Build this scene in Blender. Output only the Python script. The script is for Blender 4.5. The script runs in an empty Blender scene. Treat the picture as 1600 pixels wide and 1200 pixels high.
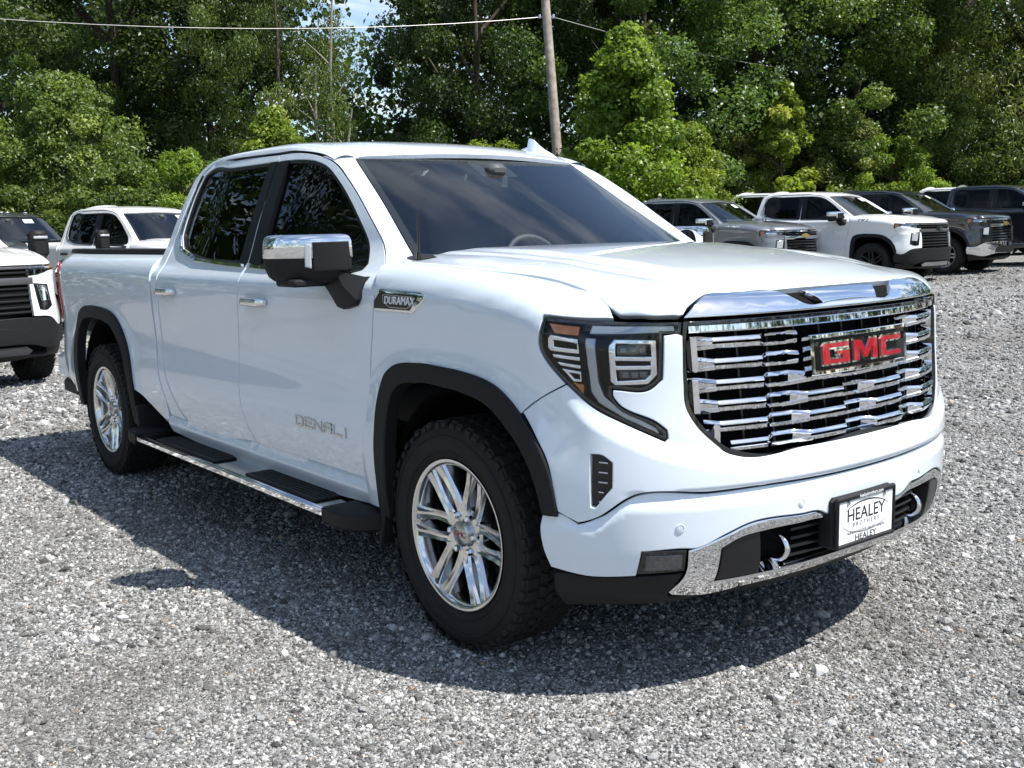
import bpy, math, random
import numpy as np
from mathutils import Matrix, Vector
from mathutils.geometry import delaunay_2d_cdt

SC = bpy.context.scene
COL = SC.collection
rnd = random.Random(7)
RNG = np.random.default_rng(11)

# ---------------------------------------------------------------- camera
cd = bpy.data.cameras.new('camera'); cam = bpy.data.objects.new('camera', cd); COL.objects.link(cam)
CP = np.array([2.9156, -3.0414, 1.4695]); YAW, PIT, ROL, FPX = 2.46825, -.145556, -.022263, 1630.5
cf = np.array([math.cos(PIT)*math.cos(YAW), math.cos(PIT)*math.sin(YAW), math.sin(PIT)])
cr = np.cross(cf, [0, 0, 1]); cr /= np.linalg.norm(cr); cu = np.cross(cr, cf)
cr, cu = math.cos(ROL)*cr+math.sin(ROL)*cu, -math.sin(ROL)*cr+math.cos(ROL)*cu
cam.matrix_world = Matrix(((cr[0], cu[0], -cf[0], CP[0]), (cr[1], cu[1], -cf[1], CP[1]), (cr[2], cu[2], -cf[2], CP[2]), (0, 0, 0, 1)))
cd.sensor_width = 36; cd.lens = FPX/1600*36; cd.clip_start = .05; cd.clip_end = 3000
SC.camera = cam
SC.render.resolution_x, SC.render.resolution_y = 1024, 768

# ---------------------------------------------------------------- light
SUN = Vector((.52, .31, 1.0)).normalized()
SUN_EL = math.asin(SUN.z); SUN_AZ = math.atan2(SUN.y, SUN.x)
w = bpy.data.worlds.new('World'); SC.world = w; w.use_nodes = True
nt = w.node_tree; nt.nodes.clear()
sky = nt.nodes.new('ShaderNodeTexSky'); sky.sky_type = 'NISHITA'; sky.sun_disc = False
sky.sun_elevation = SUN_EL; sky.sun_rotation = math.pi/2-SUN_AZ
sky.air_density = 1.0; sky.dust_density = .5; sky.ozone_density = 1.2; sky.altitude = 100
bg = nt.nodes.new('ShaderNodeBackground'); bg.inputs[1].default_value = .108
wo = nt.nodes.new('ShaderNodeOutputWorld')
CLOUD_AT = (2.3, 1.1, 0)
# broken fair-weather cloud over the whole dome
tc = nt.nodes.new('ShaderNodeTexCoord'); sep = nt.nodes.new('ShaderNodeSeparateXYZ'); nt.links.new(tc.outputs['Generated'], sep.inputs[0])
def wm(op, a, b=None, cl=False):
    n = nt.nodes.new('ShaderNodeMath'); n.operation = op; n.use_clamp = cl
    for i, v in enumerate((a, b)):
        if v is None: continue
        if isinstance(v, (int, float)): n.inputs[i].default_value = v
        else: nt.links.new(v, n.inputs[i])
    return n.outputs[0]
zz = wm('MAXIMUM', sep.outputs[2], 0.0); den = wm('ADD', zz, .18)
cmb = nt.nodes.new('ShaderNodeCombineXYZ'); nt.links.new(wm('DIVIDE', sep.outputs[0], den), cmb.inputs[0]); nt.links.new(wm('DIVIDE', sep.outputs[1], den), cmb.inputs[1])
nz = nt.nodes.new('ShaderNodeTexNoise'); nz.inputs['Scale'].default_value = 2.2; nz.inputs['Detail'].default_value = 7; nz.inputs['Roughness'].default_value = .55
mp_ = nt.nodes.new('ShaderNodeMapping'); mp_.inputs['Location'].default_value = CLOUD_AT; mp_.inputs['Rotation'].default_value = (0, 0, .6); mp_.inputs['Scale'].default_value = (1.6, .7, 1)
nt.links.new(cmb.outputs[0], mp_.inputs['Vector']); nt.links.new(mp_.outputs[0], nz.inputs['Vector'])
mr = nt.nodes.new('ShaderNodeMapRange'); mr.interpolation_type = 'SMOOTHSTEP'
mr.inputs['From Min'].default_value = .475; mr.inputs['From Max'].default_value = .64; mr.inputs['To Max'].default_value = .8
nt.links.new(nz.outputs['Fac'], mr.inputs['Value'])
mx = nt.nodes.new('ShaderNodeMix'); mx.data_type = 'RGBA'
nt.links.new(mr.outputs[0], mx.inputs['Factor']); nt.links.new(sky.outputs[0], mx.inputs['A']); mx.inputs['B'].default_value = (5.6, 6.1, 6.8, 1)
nt.links.new(mx.outputs['Result'], bg.inputs[0]); nt.links.new(bg.outputs[0], wo.inputs[0])
sd = bpy.data.lights.new('sun', 'SUN'); sd.energy = 4.4; sd.angle = math.radians(.53); sd.color = (1.0, .955, .88)
so = bpy.data.objects.new('sun', sd); COL.objects.link(so)
so.rotation_euler = SUN.to_track_quat('Z', 'Y').to_euler(); so.location = (6, 4, 12)
SC.view_settings.view_transform = 'Standard'; SC.view_settings.look = 'None'; SC.view_settings.gamma = 1; SC.view_settings.exposure = .86
SC.view_settings.use_curve_mapping = False
SC.render.engine = 'CYCLES'
try:
    SC.cycles.max_bounces = 10; SC.cycles.diffuse_bounces = 3; SC.cycles.glossy_bounces = 5; SC.cycles.transparent_max_bounces = 12
    SC.cycles.caustics_reflective = False; SC.cycles.caustics_refractive = False; SC.cycles.sample_clamp_indirect = 6
    SC.cycles.use_denoising = True
except Exception: pass
# ---------------------------------------------------------------- materials
def mat(name, col, rough=.5, metal=0., coat=0., spec=.5, emit=None):
    m = bpy.data.materials.new(name); m.use_nodes = True; b = m.node_tree.nodes['Principled BSDF']
    b.inputs['Base Color'].default_value = (*col, 1); b.inputs['Roughness'].default_value = rough; b.inputs['Metallic'].default_value = metal
    b.inputs['Coat Weight'].default_value = coat; b.inputs['Coat Roughness'].default_value = .015; b.inputs['Coat IOR'].default_value = 1.65; b.inputs['Specular IOR Level'].default_value = spec
    return m
def nodes(m): return m.node_tree, m.node_tree.nodes['Principled BSDF']
def add_noise(m, col2, scale=60, detail=4, lo=.35, hi=.7, bump=0., coords='Object', rough2=None):
    """mottle the base colour towards col2 and roughen the relief a little"""
    t, b = nodes(m); tcn = t.nodes.new('ShaderNodeTexCoord'); n = t.nodes.new('ShaderNodeTexNoise')
    n.inputs['Scale'].default_value = scale; n.inputs['Detail'].default_value = detail; t.links.new(tcn.outputs[coords], n.inputs['Vector'])
    r = t.nodes.new('ShaderNodeMapRange'); r.inputs['From Min'].default_value = lo; r.inputs['From Max'].default_value = hi; t.links.new(n.outputs['Fac'], r.inputs['Value'])
    x = t.nodes.new('ShaderNodeMix'); x.data_type = 'RGBA'; x.inputs['A'].default_value = b.inputs['Base Color'].default_value; x.inputs['B'].default_value = (*col2, 1)
    t.links.new(r.outputs[0], x.inputs['Factor']); t.links.new(x.outputs['Result'], b.inputs['Base Color'])
    if rough2 is not None:
        rr = t.nodes.new('ShaderNodeMapRange'); rr.inputs['From Min'].default_value = lo; rr.inputs['From Max'].default_value = hi
        rr.inputs['To Min'].default_value = b.inputs['Roughness'].default_value; rr.inputs['To Max'].default_value = rough2
        t.links.new(n.outputs['Fac'], rr.inputs['Value']); t.links.new(rr.outputs[0], b.inputs['Roughness'])
    if bump:
        bp = t.nodes.new('ShaderNodeBump'); bp.inputs['Strength'].default_value = bump; bp.inputs['Distance'].default_value = .002
        t.links.new(n.outputs['Fac'], bp.inputs['Height']); t.links.new(bp.outputs[0], b.inputs['Normal'])
    return m
def glass(name, tint, ior=1.5, rough=0.):
    m = bpy.data.materials.new(name); m.use_nodes = True; t = m.node_tree; t.nodes.clear()
    o = t.nodes.new('ShaderNodeOutputMaterial'); tr = t.nodes.new('ShaderNodeBsdfTransparent'); tr.inputs[0].default_value = (*tint, 1)
    g = t.nodes.new('ShaderNodeBsdfGlossy'); g.inputs['Roughness'].default_value = rough; g.inputs['Color'].default_value = (1, 1, 1, 1)
    f = t.nodes.new('ShaderNodeFresnel'); f.inputs[0].default_value = ior; x = t.nodes.new('ShaderNodeMixShader')
    t.links.new(f.outputs[0], x.inputs[0]); t.links.new(tr.outputs[0], x.inputs[1]); t.links.new(g.outputs[0], x.inputs[2]); t.links.new(x.outputs[0], o.inputs[0])
    return m
M = {}
M['white'] = add_noise(mat('pearl white paint', (.71, .78, .86), .28, 0, 1.0), (.695, .765, .85), 3, 3)
M['white_hd'] = mat('white paint', (.82, .83, .83), .35, 0, 1.0)
M['grey'] = mat('grey metallic paint', (.24, .25, .265), .35, .6, 1.0)
M['black_paint'] = mat('black paint', (.008, .008, .010), .25, 0, 1.0)
M['navy'] = mat('dark navy paint', (.010, .011, .018), .25, 0, 1.0)
M['dark_grey'] = mat('dark grey paint', (.06, .065, .07), .3, .5, 1.0)
M['chrome'] = mat('chrome', (.83, .84, .86), .035, 1.0)
M['satin'] = mat('satin chrome', (.55, .56, .58), .25, 1.0)
M['alloy'] = mat('polished alloy', (.72, .72, .72), .12, 1.0)
M['alloy_grey'] = mat('painted alloy', (.5, .5, .5), .3, .8)
M['trim'] = add_noise(mat('black textured plastic', (.009, .009, .010), .58, spec=.28), (.014, .014, .015), 400, 3, bump=.25)
M['trim_s'] = mat('smooth black plastic', (.010, .010, .011), .32)
M['gloss'] = mat('gloss black', (.004, .004, .005), .06, 0, .6)
M['dark'] = mat('unlit dark lining', (.006, .006, .006), .9, spec=.1)
M['rubber'] = add_noise(mat('tyre rubber', (.012, .012, .013), .72, spec=.3), (.022, .021, .020), 25, 5, rough2=.85)
M['glass'] = glass('windscreen glass', (.78, .85, .85), 1.62)
M['tint'] = glass('privacy glass', (.03, .035, .035), 1.30)
M['tint_f'] = glass('front side glass', (.10, .12, .12), 1.30)
M['lens'] = glass('lamp lens', (.93, .95, .97), 1.45)
M['amber'] = mat('amber reflector', (.85, .24, .012), .15, 0, .8)
M['red_lens'] = mat('red lamp lens', (.45, .006, .008), .1, 0, 1.0)
M['red'] = mat('red enamel', (.32, .006, .016), .14, 0, 1.0)
M['lamp_w'] = mat('frosted light guide', (.55, .58, .62), .15, .3, .8)
M['plate'] = mat('plate white', (.82, .84, .85), .35)
M['ink'] = mat('printed black', (.012, .012, .012), .5)
M['ink_g'] = mat('printed grey', (.22, .22, .22), .5)
M['seat'] = mat('grey leather', (.42, .42, .41), .55)
M['dash'] = mat('dashboard vinyl', (.06, .062, .066), .6)
M['liner'] = mat('headliner', (.30, .30, .29), .9)
M['steel'] = mat('dark frame steel', (.02, .02, .02), .6, .3)

# ---------------------------------------------------------------- mesh helpers
def mk(name, V, F, m, parent=None, N=None, sharp=35, smooth=True):
    me = bpy.data.meshes.new(name); V = np.asarray(V, float)
    me.from_pydata([tuple(v) for v in V], [], [tuple(int(i) for i in f) for f in F]); me.update()
    if smooth:
        me.polygons.foreach_set('use_smooth', [True]*len(me.polygons))
        if N is not None: me.normals_split_custom_set_from_vertices([tuple(n) for n in N])
        else: me.set_sharp_from_angle(angle=math.radians(sharp))
    o = bpy.data.objects.new(name, me); COL.objects.link(o)
    if m is not None: me.materials.append(M[m] if isinstance(m, str) else m)
    if parent is not None: o.parent = parent
    return o
def empty(name, loc=(0, 0, 0), rz=0., parent=None):
    o = bpy.data.objects.new(name, None); COL.objects.link(o); o.location = loc; o.rotation_euler = (0, 0, rz); o.empty_display_size = .2
    if parent is not None: o.parent = parent
    return o
def tag(o, label=None, cat=None, group=None, kind=None):
    for k, v in (('label', label), ('category', cat), ('group', group), ('kind', kind)):
        if v: o[k] = v
    return o
def cat_(*parts):
    V, F, n = [], [], 0
    for p in parts:
        v, f = p[0], p[1]; V.append(np.asarray(v, float).reshape(-1, 3)); F += [tuple(i+n for i in q) for q in f]; n += len(V[-1])
    return np.concatenate(V), F
def mirY(V, F, N=None):
    V = np.array(V, float); V[:, 1] *= -1; F = [tuple(reversed(f)) for f in F]
    if N is not None: N = np.array(N, float); N[:, 1] *= -1; return V, F, N
    return V, F
def both(name, A, m, parent, parents=None, sharp=35):
    """the right-hand part and its mirrored left-hand twin"""
    N = A[2] if len(A) > 2 else None; P = parents or (parent, parent)
    a = mk(name, A[0], A[1], m, P[0], N, sharp); B = mirY(*A); b = mk(name, B[0], B[1], m, P[1], B[2] if len(B) > 2 else None, sharp)
    return a, b
def box(c, s, bev=.0):
    c = np.array(c, float); h = np.array(s, float)/2
    if not bev:
        V = np.array([[x, y, z] for x in (-1, 1) for y in (-1, 1) for z in (-1, 1)], float)*h+c
        return V, [(0, 1, 3, 2), (4, 6, 7, 5), (0, 4, 5, 1), (2, 3, 7, 6), (0, 2, 6, 4), (1, 5, 7, 3)]
    b = min(bev, *(h*.95)); V = []; idx = {}
    for i in (-1, 1):
        for j in (-1, 1):
            for k in (-1, 1):
                for ax in range(3):
                    p = np.array([i, j, k])*(h-b); p[ax] = (i, j, k)[ax]*h[ax]; idx[(i, j, k, ax)] = len(V); V.append(p+c)
    F = []
    for ax in range(3):
        o = [a for a in range(3) if a != ax]
        for s_ in (-1, 1):
            q = []
            for a, b_ in ((-1, -1), (1, -1), (1, 1), (-1, 1)):
                key = [0, 0, 0]; key[ax] = s_; key[o[0]] = a; key[o[1]] = b_; q.append(idx[(*key, ax)])
            F.append(tuple(q) if (s_ > 0) == (ax != 1) else tuple(reversed(q)))
    for ax in range(3):
        o = [a for a in range(3) if a != ax]
        for a in (-1, 1):
            for b_ in (-1, 1):
                k1 = [0, 0, 0]; k2 = [0, 0, 0]; k1[ax] = -1; k2[ax] = 1
                for kk in (k1, k2): kk[o[0]] = a; kk[o[1]] = b_
                F.append((idx[(*k1, o[0])], idx[(*k2, o[0])], idx[(*k2, o[1])], idx[(*k1, o[1])]))
    for i in (-1, 1):
        for j in (-1, 1):
            for k in (-1, 1): F.append(tuple(idx[(i, j, k, ax)] for ax in range(3)))
    V = np.array(V)
    G = []
    for f in F:                                      # face outwards
        p = V[list(f)]; n = np.cross(p[1]-p[0], p[2]-p[0]); G.append(f if n@(p.mean(0)-c) > 0 else tuple(reversed(f)))
    return V, G
def xf(A, mtx):
    V = np.asarray(A[0], float); Mx = np.array(mtx); return V@Mx[:3, :3].T+Mx[:3, 3], A[1]
def rot(ax, a): return np.array(Matrix.Rotation(a, 4, ax))
def trn(*v): return np.array(Matrix.Translation(v))
def grid(P, closed_u=False, closed_v=False, flip=False):
    P = np.asarray(P, float); n, m = P.shape[:2]; F = []
    for i in range(n if closed_u else n-1):
        for j in range(m if closed_v else m-1):
            a, b, c, d = i*m+j, i*m+(j+1) % m, ((i+1) % n)*m+(j+1) % m, ((i+1) % n)*m+j
            F.append((a, d, c, b) if flip else (a, b, c, d))
    return P.reshape(-1, 3), F
def lathe(prof, n=48, axis='y', flip=False):
    """prof: list of (radius, offset along the axis)"""
    a = np.linspace(0, 2*np.pi, n, endpoint=False); R = np.array([p[0] for p in prof]); H = np.array([p[1] for p in prof])
    c, s = np.cos(a), np.sin(a)
    P = np.stack([R[:, None]*c, np.broadcast_to(H[:, None], (len(R), n)), R[:, None]*s], -1)
    if axis == 'z': P = P[..., [0, 2, 1]]
    if axis == 'x': P = P[..., [1, 0, 2]]
    return grid(P, False, True, flip)
def tube(path, r, n=8, cap=True):
    P = np.asarray(path, float); k = len(P); r = np.broadcast_to(np.asarray(r, float), (k,)); T = np.gradient(P, axis=0); T /= np.linalg.norm(T, axis=1)[:, None]+1e-12
    u = np.cross(T[0], [0, 0, 1.] if abs(T[0][2]) < .9 else [1., 0, 0]); a = np.linspace(0, 2*np.pi, n, endpoint=False); R = []
    for i in range(k):
        u = u-T[i]*(u@T[i]); u /= np.linalg.norm(u); v = np.cross(T[i], u); R.append(P[i]+r[i]*(np.cos(a)[:, None]*u+np.sin(a)[:, None]*v))
    V, F = grid(np.array(R), False, True)
    if cap: F += [tuple(range(n)), tuple(range((k-1)*n, k*n))[::-1]]
    return V, F
def prism(pts, fn3, d):
    """closed polygon pts (2d), fn3(u, v, w) -> xyz, from w=0 to w=d"""
    n = len(pts); V = [fn3(u, v, 0) for u, v in pts]+[fn3(u, v, d) for u, v in pts]
    return np.array(V), [tuple(range(n))[::-1], tuple(range(n, 2*n))]+[(i, (i+1) % n, n+(i+1) % n, n+i) for i in range(n)]
def text(s, size, ext, bevel=0., shear=0., space=1., align='CENTER', xs=1.):
    c = bpy.data.curves.new('txt', 'FONT'); c.body = s; c.size = size; c.extrude = ext; c.bevel_depth = bevel; c.shear = shear; c.space_character = space
    c.align_x = align; c.align_y = 'CENTER'; c.resolution_u = 4
    o = bpy.data.objects.new('txt', c); COL.objects.link(o); dg = bpy.context.evaluated_depsgraph_get(); dg.update()
    me = bpy.data.meshes.new_from_object(o.evaluated_get(dg)); V = np.array([v.co[:] for v in me.vertices]); F = [tuple(p.vertices) for p in me.polygons]
    bpy.data.objects.remove(o); bpy.data.curves.remove(c); bpy.data.meshes.remove(me); V[:, 0] *= xs
    return V, F
def ccw(P): P = np.asarray(P, float); x, y = P[:, 0], P[:, 1]; return P if np.sum(x*np.roll(y, -1)-np.roll(x, -1)*y) > 0 else P[::-1]
def smooth_poly(P, step, ang=38):
    """closed outline: round through soft vertices, keep hard corners, resample to about step"""
    P = np.asarray(P, float); n = len(P); D = np.roll(P, -1, 0)-P; L = np.linalg.norm(D, axis=1)+1e-12; U = D/L[:, None]; out = []
    corner = [np.degrees(np.arccos(np.clip(U[i-1]@U[i], -1, 1))) > ang for i in range(n)]
    def tan(i, seg):
        if corner[i]: return D[seg]
        t = U[i-1]*L[i]+U[i]*L[i-1]; t /= np.linalg.norm(t)+1e-12; return t*L[seg]
    for i in range(n):
        j = (i+1) % n; k = max(1, int(math.ceil(L[i]/step))); s = np.arange(k)/k
        a, b = tan(i, i), tan(j, i); s = s[:, None]
        out.append((2*s**3-3*s**2+1)*P[i]+(s**3-2*s**2+s)*a+(-2*s**3+3*s**2)*P[j]+(s**3-s**2)*b)
    return np.concatenate(out)
def off_poly(P, d):
    """move a ccw outline inwards by d"""
    P = np.asarray(P, float); E = np.roll(P, -1, 0)-P; E /= np.linalg.norm(E, axis=1)[:, None]+1e-12; Nn = np.stack([-E[:, 1], E[:, 0]], -1)
    A = np.roll(Nn, 1, 0)+Nn; A /= np.maximum((A*A).sum(1)[:, None], .8)
    return P+A*2*d
def inside(Q, P):
    Q = np.asarray(Q); x, y = Q[:, 0][:, None], Q[:, 1][:, None]; x0, y0 = P[:, 0][None], P[:, 1][None]; x1, y1 = np.roll(P[:, 0], -1)[None], np.roll(P[:, 1], -1)[None]
    c = ((y0 > y) != (y1 > y)) & (x < (x1-x0)*(y-y0)/(y1-y0+1e-30)+x0); return c.sum(1) % 2 == 1
CEN = np.array([-2.0, 0, .85])
def panel(fn, out, holes=(), off=0., depth=.018, bev=.0025, res=.028, gap=.0, sm=True, cen=CEN, back=False):
    """a sheet of bodywork cut to an outline on the surface fn(u, v), with turned-in edges. off: number or f(u, v)."""
    OFF = off if callable(off) else (lambda u, v: np.full_like(u, off))
    outer = ccw(out); outer = smooth_poly(outer, res) if sm else smooth_poly(outer, res, -1)
    if gap: outer = off_poly(outer, gap)
    loops = [outer]
    for h in holes:
        hp = ccw(h); hp = smooth_poly(hp, res) if sm else smooth_poly(hp, res, -1); loops.append(hp[::-1])
    rims = loops; ins = [off_poly(l, bev) for l in loops]
    lo, hi = outer.min(0), outer.max(0); gx, gy = np.meshgrid(np.arange(lo[0]+res/2, hi[0], res), np.arange(lo[1]+res/2, hi[1], res)); G = np.stack([gx.ravel(), gy.ravel()], -1)
    G = G+RNG.uniform(-.04, .04, G.shape)*res
    ok = inside(G, outer)
    for h in loops[1:]: ok &= ~inside(G, h)
    G = G[ok]
    B = np.concatenate(ins+rims)
    if len(G):
        dm = np.full(len(G), 9.)
        for c in range(0, len(B), 400): dm = np.minimum(dm, np.sqrt(((G[:, None]-B[None, c:c+400])**2).sum(-1)).min(1))
        G = G[dm > .45*res]
    pts = []; edges = []; n = 0; ridx = []
    for L in rims: k = len(L); ridx.append((n, k)); pts.append(L); edges += [(n+i, n+(i+1) % k) for i in range(k)]; n += k
    nr = n
    for L in ins: k = len(L); pts.append(L); edges += [(n+i, n+(i+1) % k) for i in range(k)]; n += k
    pts.append(G); A = np.concatenate(pts)
    vs, es, fs, ov, oe, of = delaunay_2d_cdt([Vector((float(a), float(b))) for a, b in A], edges, [], 0, 1e-6)
    vs = np.array([(v.x, v.y) for v in vs]); mp = {}
    isr = np.zeros(len(vs), bool)
    for i, o in enumerate(ov):
        for k in o:
            mp[k] = i
            if k < nr: isr[i] = True
    fs = np.array([f for f in fs if len(f) == 3]); cn = vs[fs].mean(1); keep = inside(cn, outer)
    for h in loops[1:]: keep &= ~inside(cn, h)
    fs = fs[keep]
    u, v = vs[:, 0], vs[:, 1]; e = 1e-4
    def S(u, v):
        p = fn(u, v); pu = (fn(u+e, v)-fn(u-e, v)); pv = (fn(u, v+e)-fn(u, v-e)); nn = np.cross(pu, pv); nn /= np.linalg.norm(nn, axis=-1)[..., None]+1e-15; return p, nn
    p, nn = S(u, v); sg = 1. if ((p-cen)*nn).sum(-1).mean() > 0 else -1.
    if back: sg = -sg
    def SO(u, v):
        q, m_ = S(u, v); return q+sg*m_*OFF(u, v)[..., None]
    if callable(off):
        pu = SO(u+1e-3, v)-SO(u-1e-3, v); pv = SO(u, v+1e-3)-SO(u, v-1e-3); n2 = np.cross(pu, pv); n2 /= np.linalg.norm(n2, axis=-1)[..., None]+1e-15
    else: n2 = nn
    V = p+sg*nn*OFF(u, v)[:, None]; N = sg*n2; V = V-isr[:, None]*N*bev
    F = [tuple(f) if sg > 0 else tuple(f[::-1]) for f in fs.tolist()]
    V = list(V); Nv = N.copy(); addV = []; addN = []; nb = len(V)
    for (s0, k) in ridx:
        ids = [mp[s0+i] for i in range(k)]; Q = np.array([V[i] for i in ids]); nq = N[ids]; T = np.roll(Q, -1, 0)-np.roll(Q, 1, 0); mm = np.cross(T, nq)*sg
        mm /= np.linalg.norm(mm, axis=1)[:, None]+1e-12
        Nv[ids] = (nq*.8+mm*.6)
        b0 = nb+len(addV); addV += list(Q); addN += list(mm); b1 = nb+len(addV); addV += list(Q-nq*depth); addN += list(mm)
        for i in range(k):
            j = (i+1) % k; f = (b0+i, b1+i, b1+j, b0+j); F.append(f if sg > 0 else f[::-1])
    V = np.array(V+addV); N = np.concatenate([Nv, np.array(addN)]); N /= np.linalg.norm(N, axis=1)[:, None]+1e-12
    return V, F, N
def mir_out(R):
    """right-half outline from the centre line outwards -> closed symmetric outline (u -> -u)"""
    R = [tuple(p) for p in R]; return R+[(-a, b) for a, b in R[::-1] if abs(a) > 1e-6]
# ---------------------------------------------------------------- ground
_h = np.array([cf[0], cf[1]])/np.hypot(cf[0], cf[1]); _s = np.array([_h[1], -_h[0]])
def zg(x, y):
    """the lot is level round the near truck and tilts gently up to the right further back"""
    dx = np.asarray(x, float)-CP[0]; dy = np.asarray(y, float)-CP[1]; D = dx*_h[0]+dy*_h[1]; S = dx*_s[0]+dy*_s[1]
    t = np.clip((D-7.5)/6.5, 0, 1); return .03*np.clip(S, -25, 25)*t*t*(3-2*t)
def at(px, depth, z=None):
    """ground point seen in image column px at a given depth along the view"""
    h = np.array([cf[0], cf[1]])/np.hypot(cf[0], cf[1]); s = np.array([h[1], -h[0]]); p = CP[:2]+h*depth+s*(px-800)/FPX*depth
    return float(p[0]), float(p[1]), float(zg(p[0], p[1]))
def tn(t, typ, **k):
    n = t.nodes.new(typ)
    for a, v in k.items():
        if a in n.inputs: n.inputs[a].default_value = v
        else: setattr(n, a, v)
    return n
def ramp(t, src, stops, interp='LINEAR'):
    r = t.nodes.new('ShaderNodeValToRGB'); r.color_ramp.interpolation = interp; e = r.color_ramp.elements
    while len(e) < len(stops): e.new(.5)
    for q, (p, c) in zip(e, stops): q.position = p; q.color = (*c, 1) if len(c) == 3 else c
    t.links.new(src, r.inputs[0]); return r.outputs[0]
def mixc(t, a, b, f, mode='MIX'):
    n = t.nodes.new('ShaderNodeMix'); n.data_type = 'RGBA'; n.blend_type = mode
    for s, v in (('Factor', f), ('A', a), ('B', b)):
        if isinstance(v, (int, float)): n.inputs[s].default_value = v
        elif isinstance(v, tuple): n.inputs[s].default_value = (*v, 1)
        else: t.links.new(v, n.inputs[s])
    return n.outputs['Result']
def gravel_mat():
    m = mat('crushed stone', (.3, .3, .3), .9, spec=.25); t, b = nodes(m); g = tn(t, 'ShaderNodeNewGeometry'); P = g.outputs['Position']
    v1 = tn(t, 'ShaderNodeTexVoronoi', Scale=80.0); v2 = tn(t, 'ShaderNodeTexVoronoi', Scale=190.0); v3 = tn(t, 'ShaderNodeTexVoronoi', Scale=34.0)
    wp = tn(t, 'ShaderNodeTexNoise', Scale=40.0, Detail=2.0); t.links.new(P, wp.inputs['Vector'])
    wv = tn(t, 'ShaderNodeVectorMath', operation='MULTIPLY_ADD'); t.links.new(wp.outputs['Color'], wv.inputs[0]); wv.inputs[1].default_value = (.012, .012, .012); t.links.new(P, wv.inputs[2])
    for v in (v1, v2, v3): t.links.new(wv.outputs[0], v.inputs['Vector'])
    n1 = tn(t, 'ShaderNodeTexNoise', Scale=.55, Detail=6.0, Roughness=.6); t.links.new(P, n1.inputs['Vector'])
    def gray(v): s = tn(t, 'ShaderNodeSeparateColor'); t.links.new(v.outputs['Color'], s.inputs[0]); return s.outputs[0]
    st = [(0, (0.034, 0.033, 0.032)), (.22, (0.095, 0.094, 0.092)), (.5, (0.189, 0.189, 0.186)), (.78, (0.318, 0.318, 0.314)), (.93, (0.469, 0.469, 0.462)), (1, (0.559, 0.551, 0.537))]
    c1, c2 = ramp(t, gray(v1), st), ramp(t, gray(v2), st); c3 = ramp(t, gray(v3), [(0, (.10, .10, .10)), (.6, (.25, .25, .245)), (1, (.5, .49, .47))])
    pk = ramp(t, gray(v3), [(.62, (0, 0, 0)), (.64, (1, 1, 1))]); f12 = tn(t, 'ShaderNodeTexNoise', Scale=30.0, Detail=3.0); t.links.new(P, f12.inputs['Vector']); f12r = ramp(t, f12.outputs['Fac'], [(.42, (0, 0, 0)), (.58, (1, 1, 1))])
    c = mixc(t, c1, c2, f12r); pkx = tn(t, 'ShaderNodeMath', operation='MULTIPLY'); pkx.inputs[1].default_value = .45; t.links.new(pk, pkx.inputs[0]); c = mixc(t, c, c3, pkx.outputs[0])
    dirt = ramp(t, n1.outputs['Fac'], [(.36, (1, 1, 1)), (.52, (0, 0, 0))]); dx = tn(t, 'ShaderNodeMath', operation='MULTIPLY'); dx.inputs[1].default_value = .38; t.links.new(dirt, dx.inputs[0]); c = mixc(t, c, (.085, .078, .068), dx.outputs[0])
    n9 = tn(t, 'ShaderNodeTexNoise', Scale=14.0, Detail=5.0, Roughness=.75); t.links.new(P, n9.inputs['Vector']); c = mixc(t, c, ramp(t, n9.outputs['Fac'], [(.30, (.55, .55, .55)), (.70, (1.40, 1.40, 1.40))]), 1.0, 'MULTIPLY')
    t.links.new(c, b.inputs['Base Color'])
    h = tn(t, 'ShaderNodeMath', operation='ADD'); t.links.new(v1.outputs['Distance'], h.inputs[0]); h2 = tn(t, 'ShaderNodeMath', operation='MULTIPLY'); h2.inputs[1].default_value = 1.4; t.links.new(v3.outputs['Distance'], h2.inputs[0]); t.links.new(h2.outputs[0], h.inputs[1])
    bp = tn(t, 'ShaderNodeBump', Strength=.9, Distance=.012); bp.invert = True; t.links.new(h.outputs[0], bp.inputs['Height']); t.links.new(bp.outputs[0], b.inputs['Normal'])
    return m
M['gravel'] = gravel_mat()
def axis_pts(lo, hi, fine_lo, fine_hi, f, c):
    a = list(np.arange(fine_lo, fine_hi+1e-6, f)); x = fine_lo; s = f
    L = []
    while x > lo: s = min(s*1.35, c); x -= s; L.append(x)
    x = fine_hi; s = f; R = []
    while x < hi: s = min(s*1.35, c); x += s; R.append(x)
    return np.array(L[::-1]+a+R)
gx = axis_pts(-500, 300, -30, 8, .8, 80); gy = axis_pts(-300, 500, -8, 36, .8, 80)
GP = np.array([[(x, y, float(zg(x, y))) for y in gy] for x in gx]); V, F = grid(GP, flip=True)
ground = mk('ground', V, F, 'gravel'); tag(ground, kind='structure')

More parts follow.
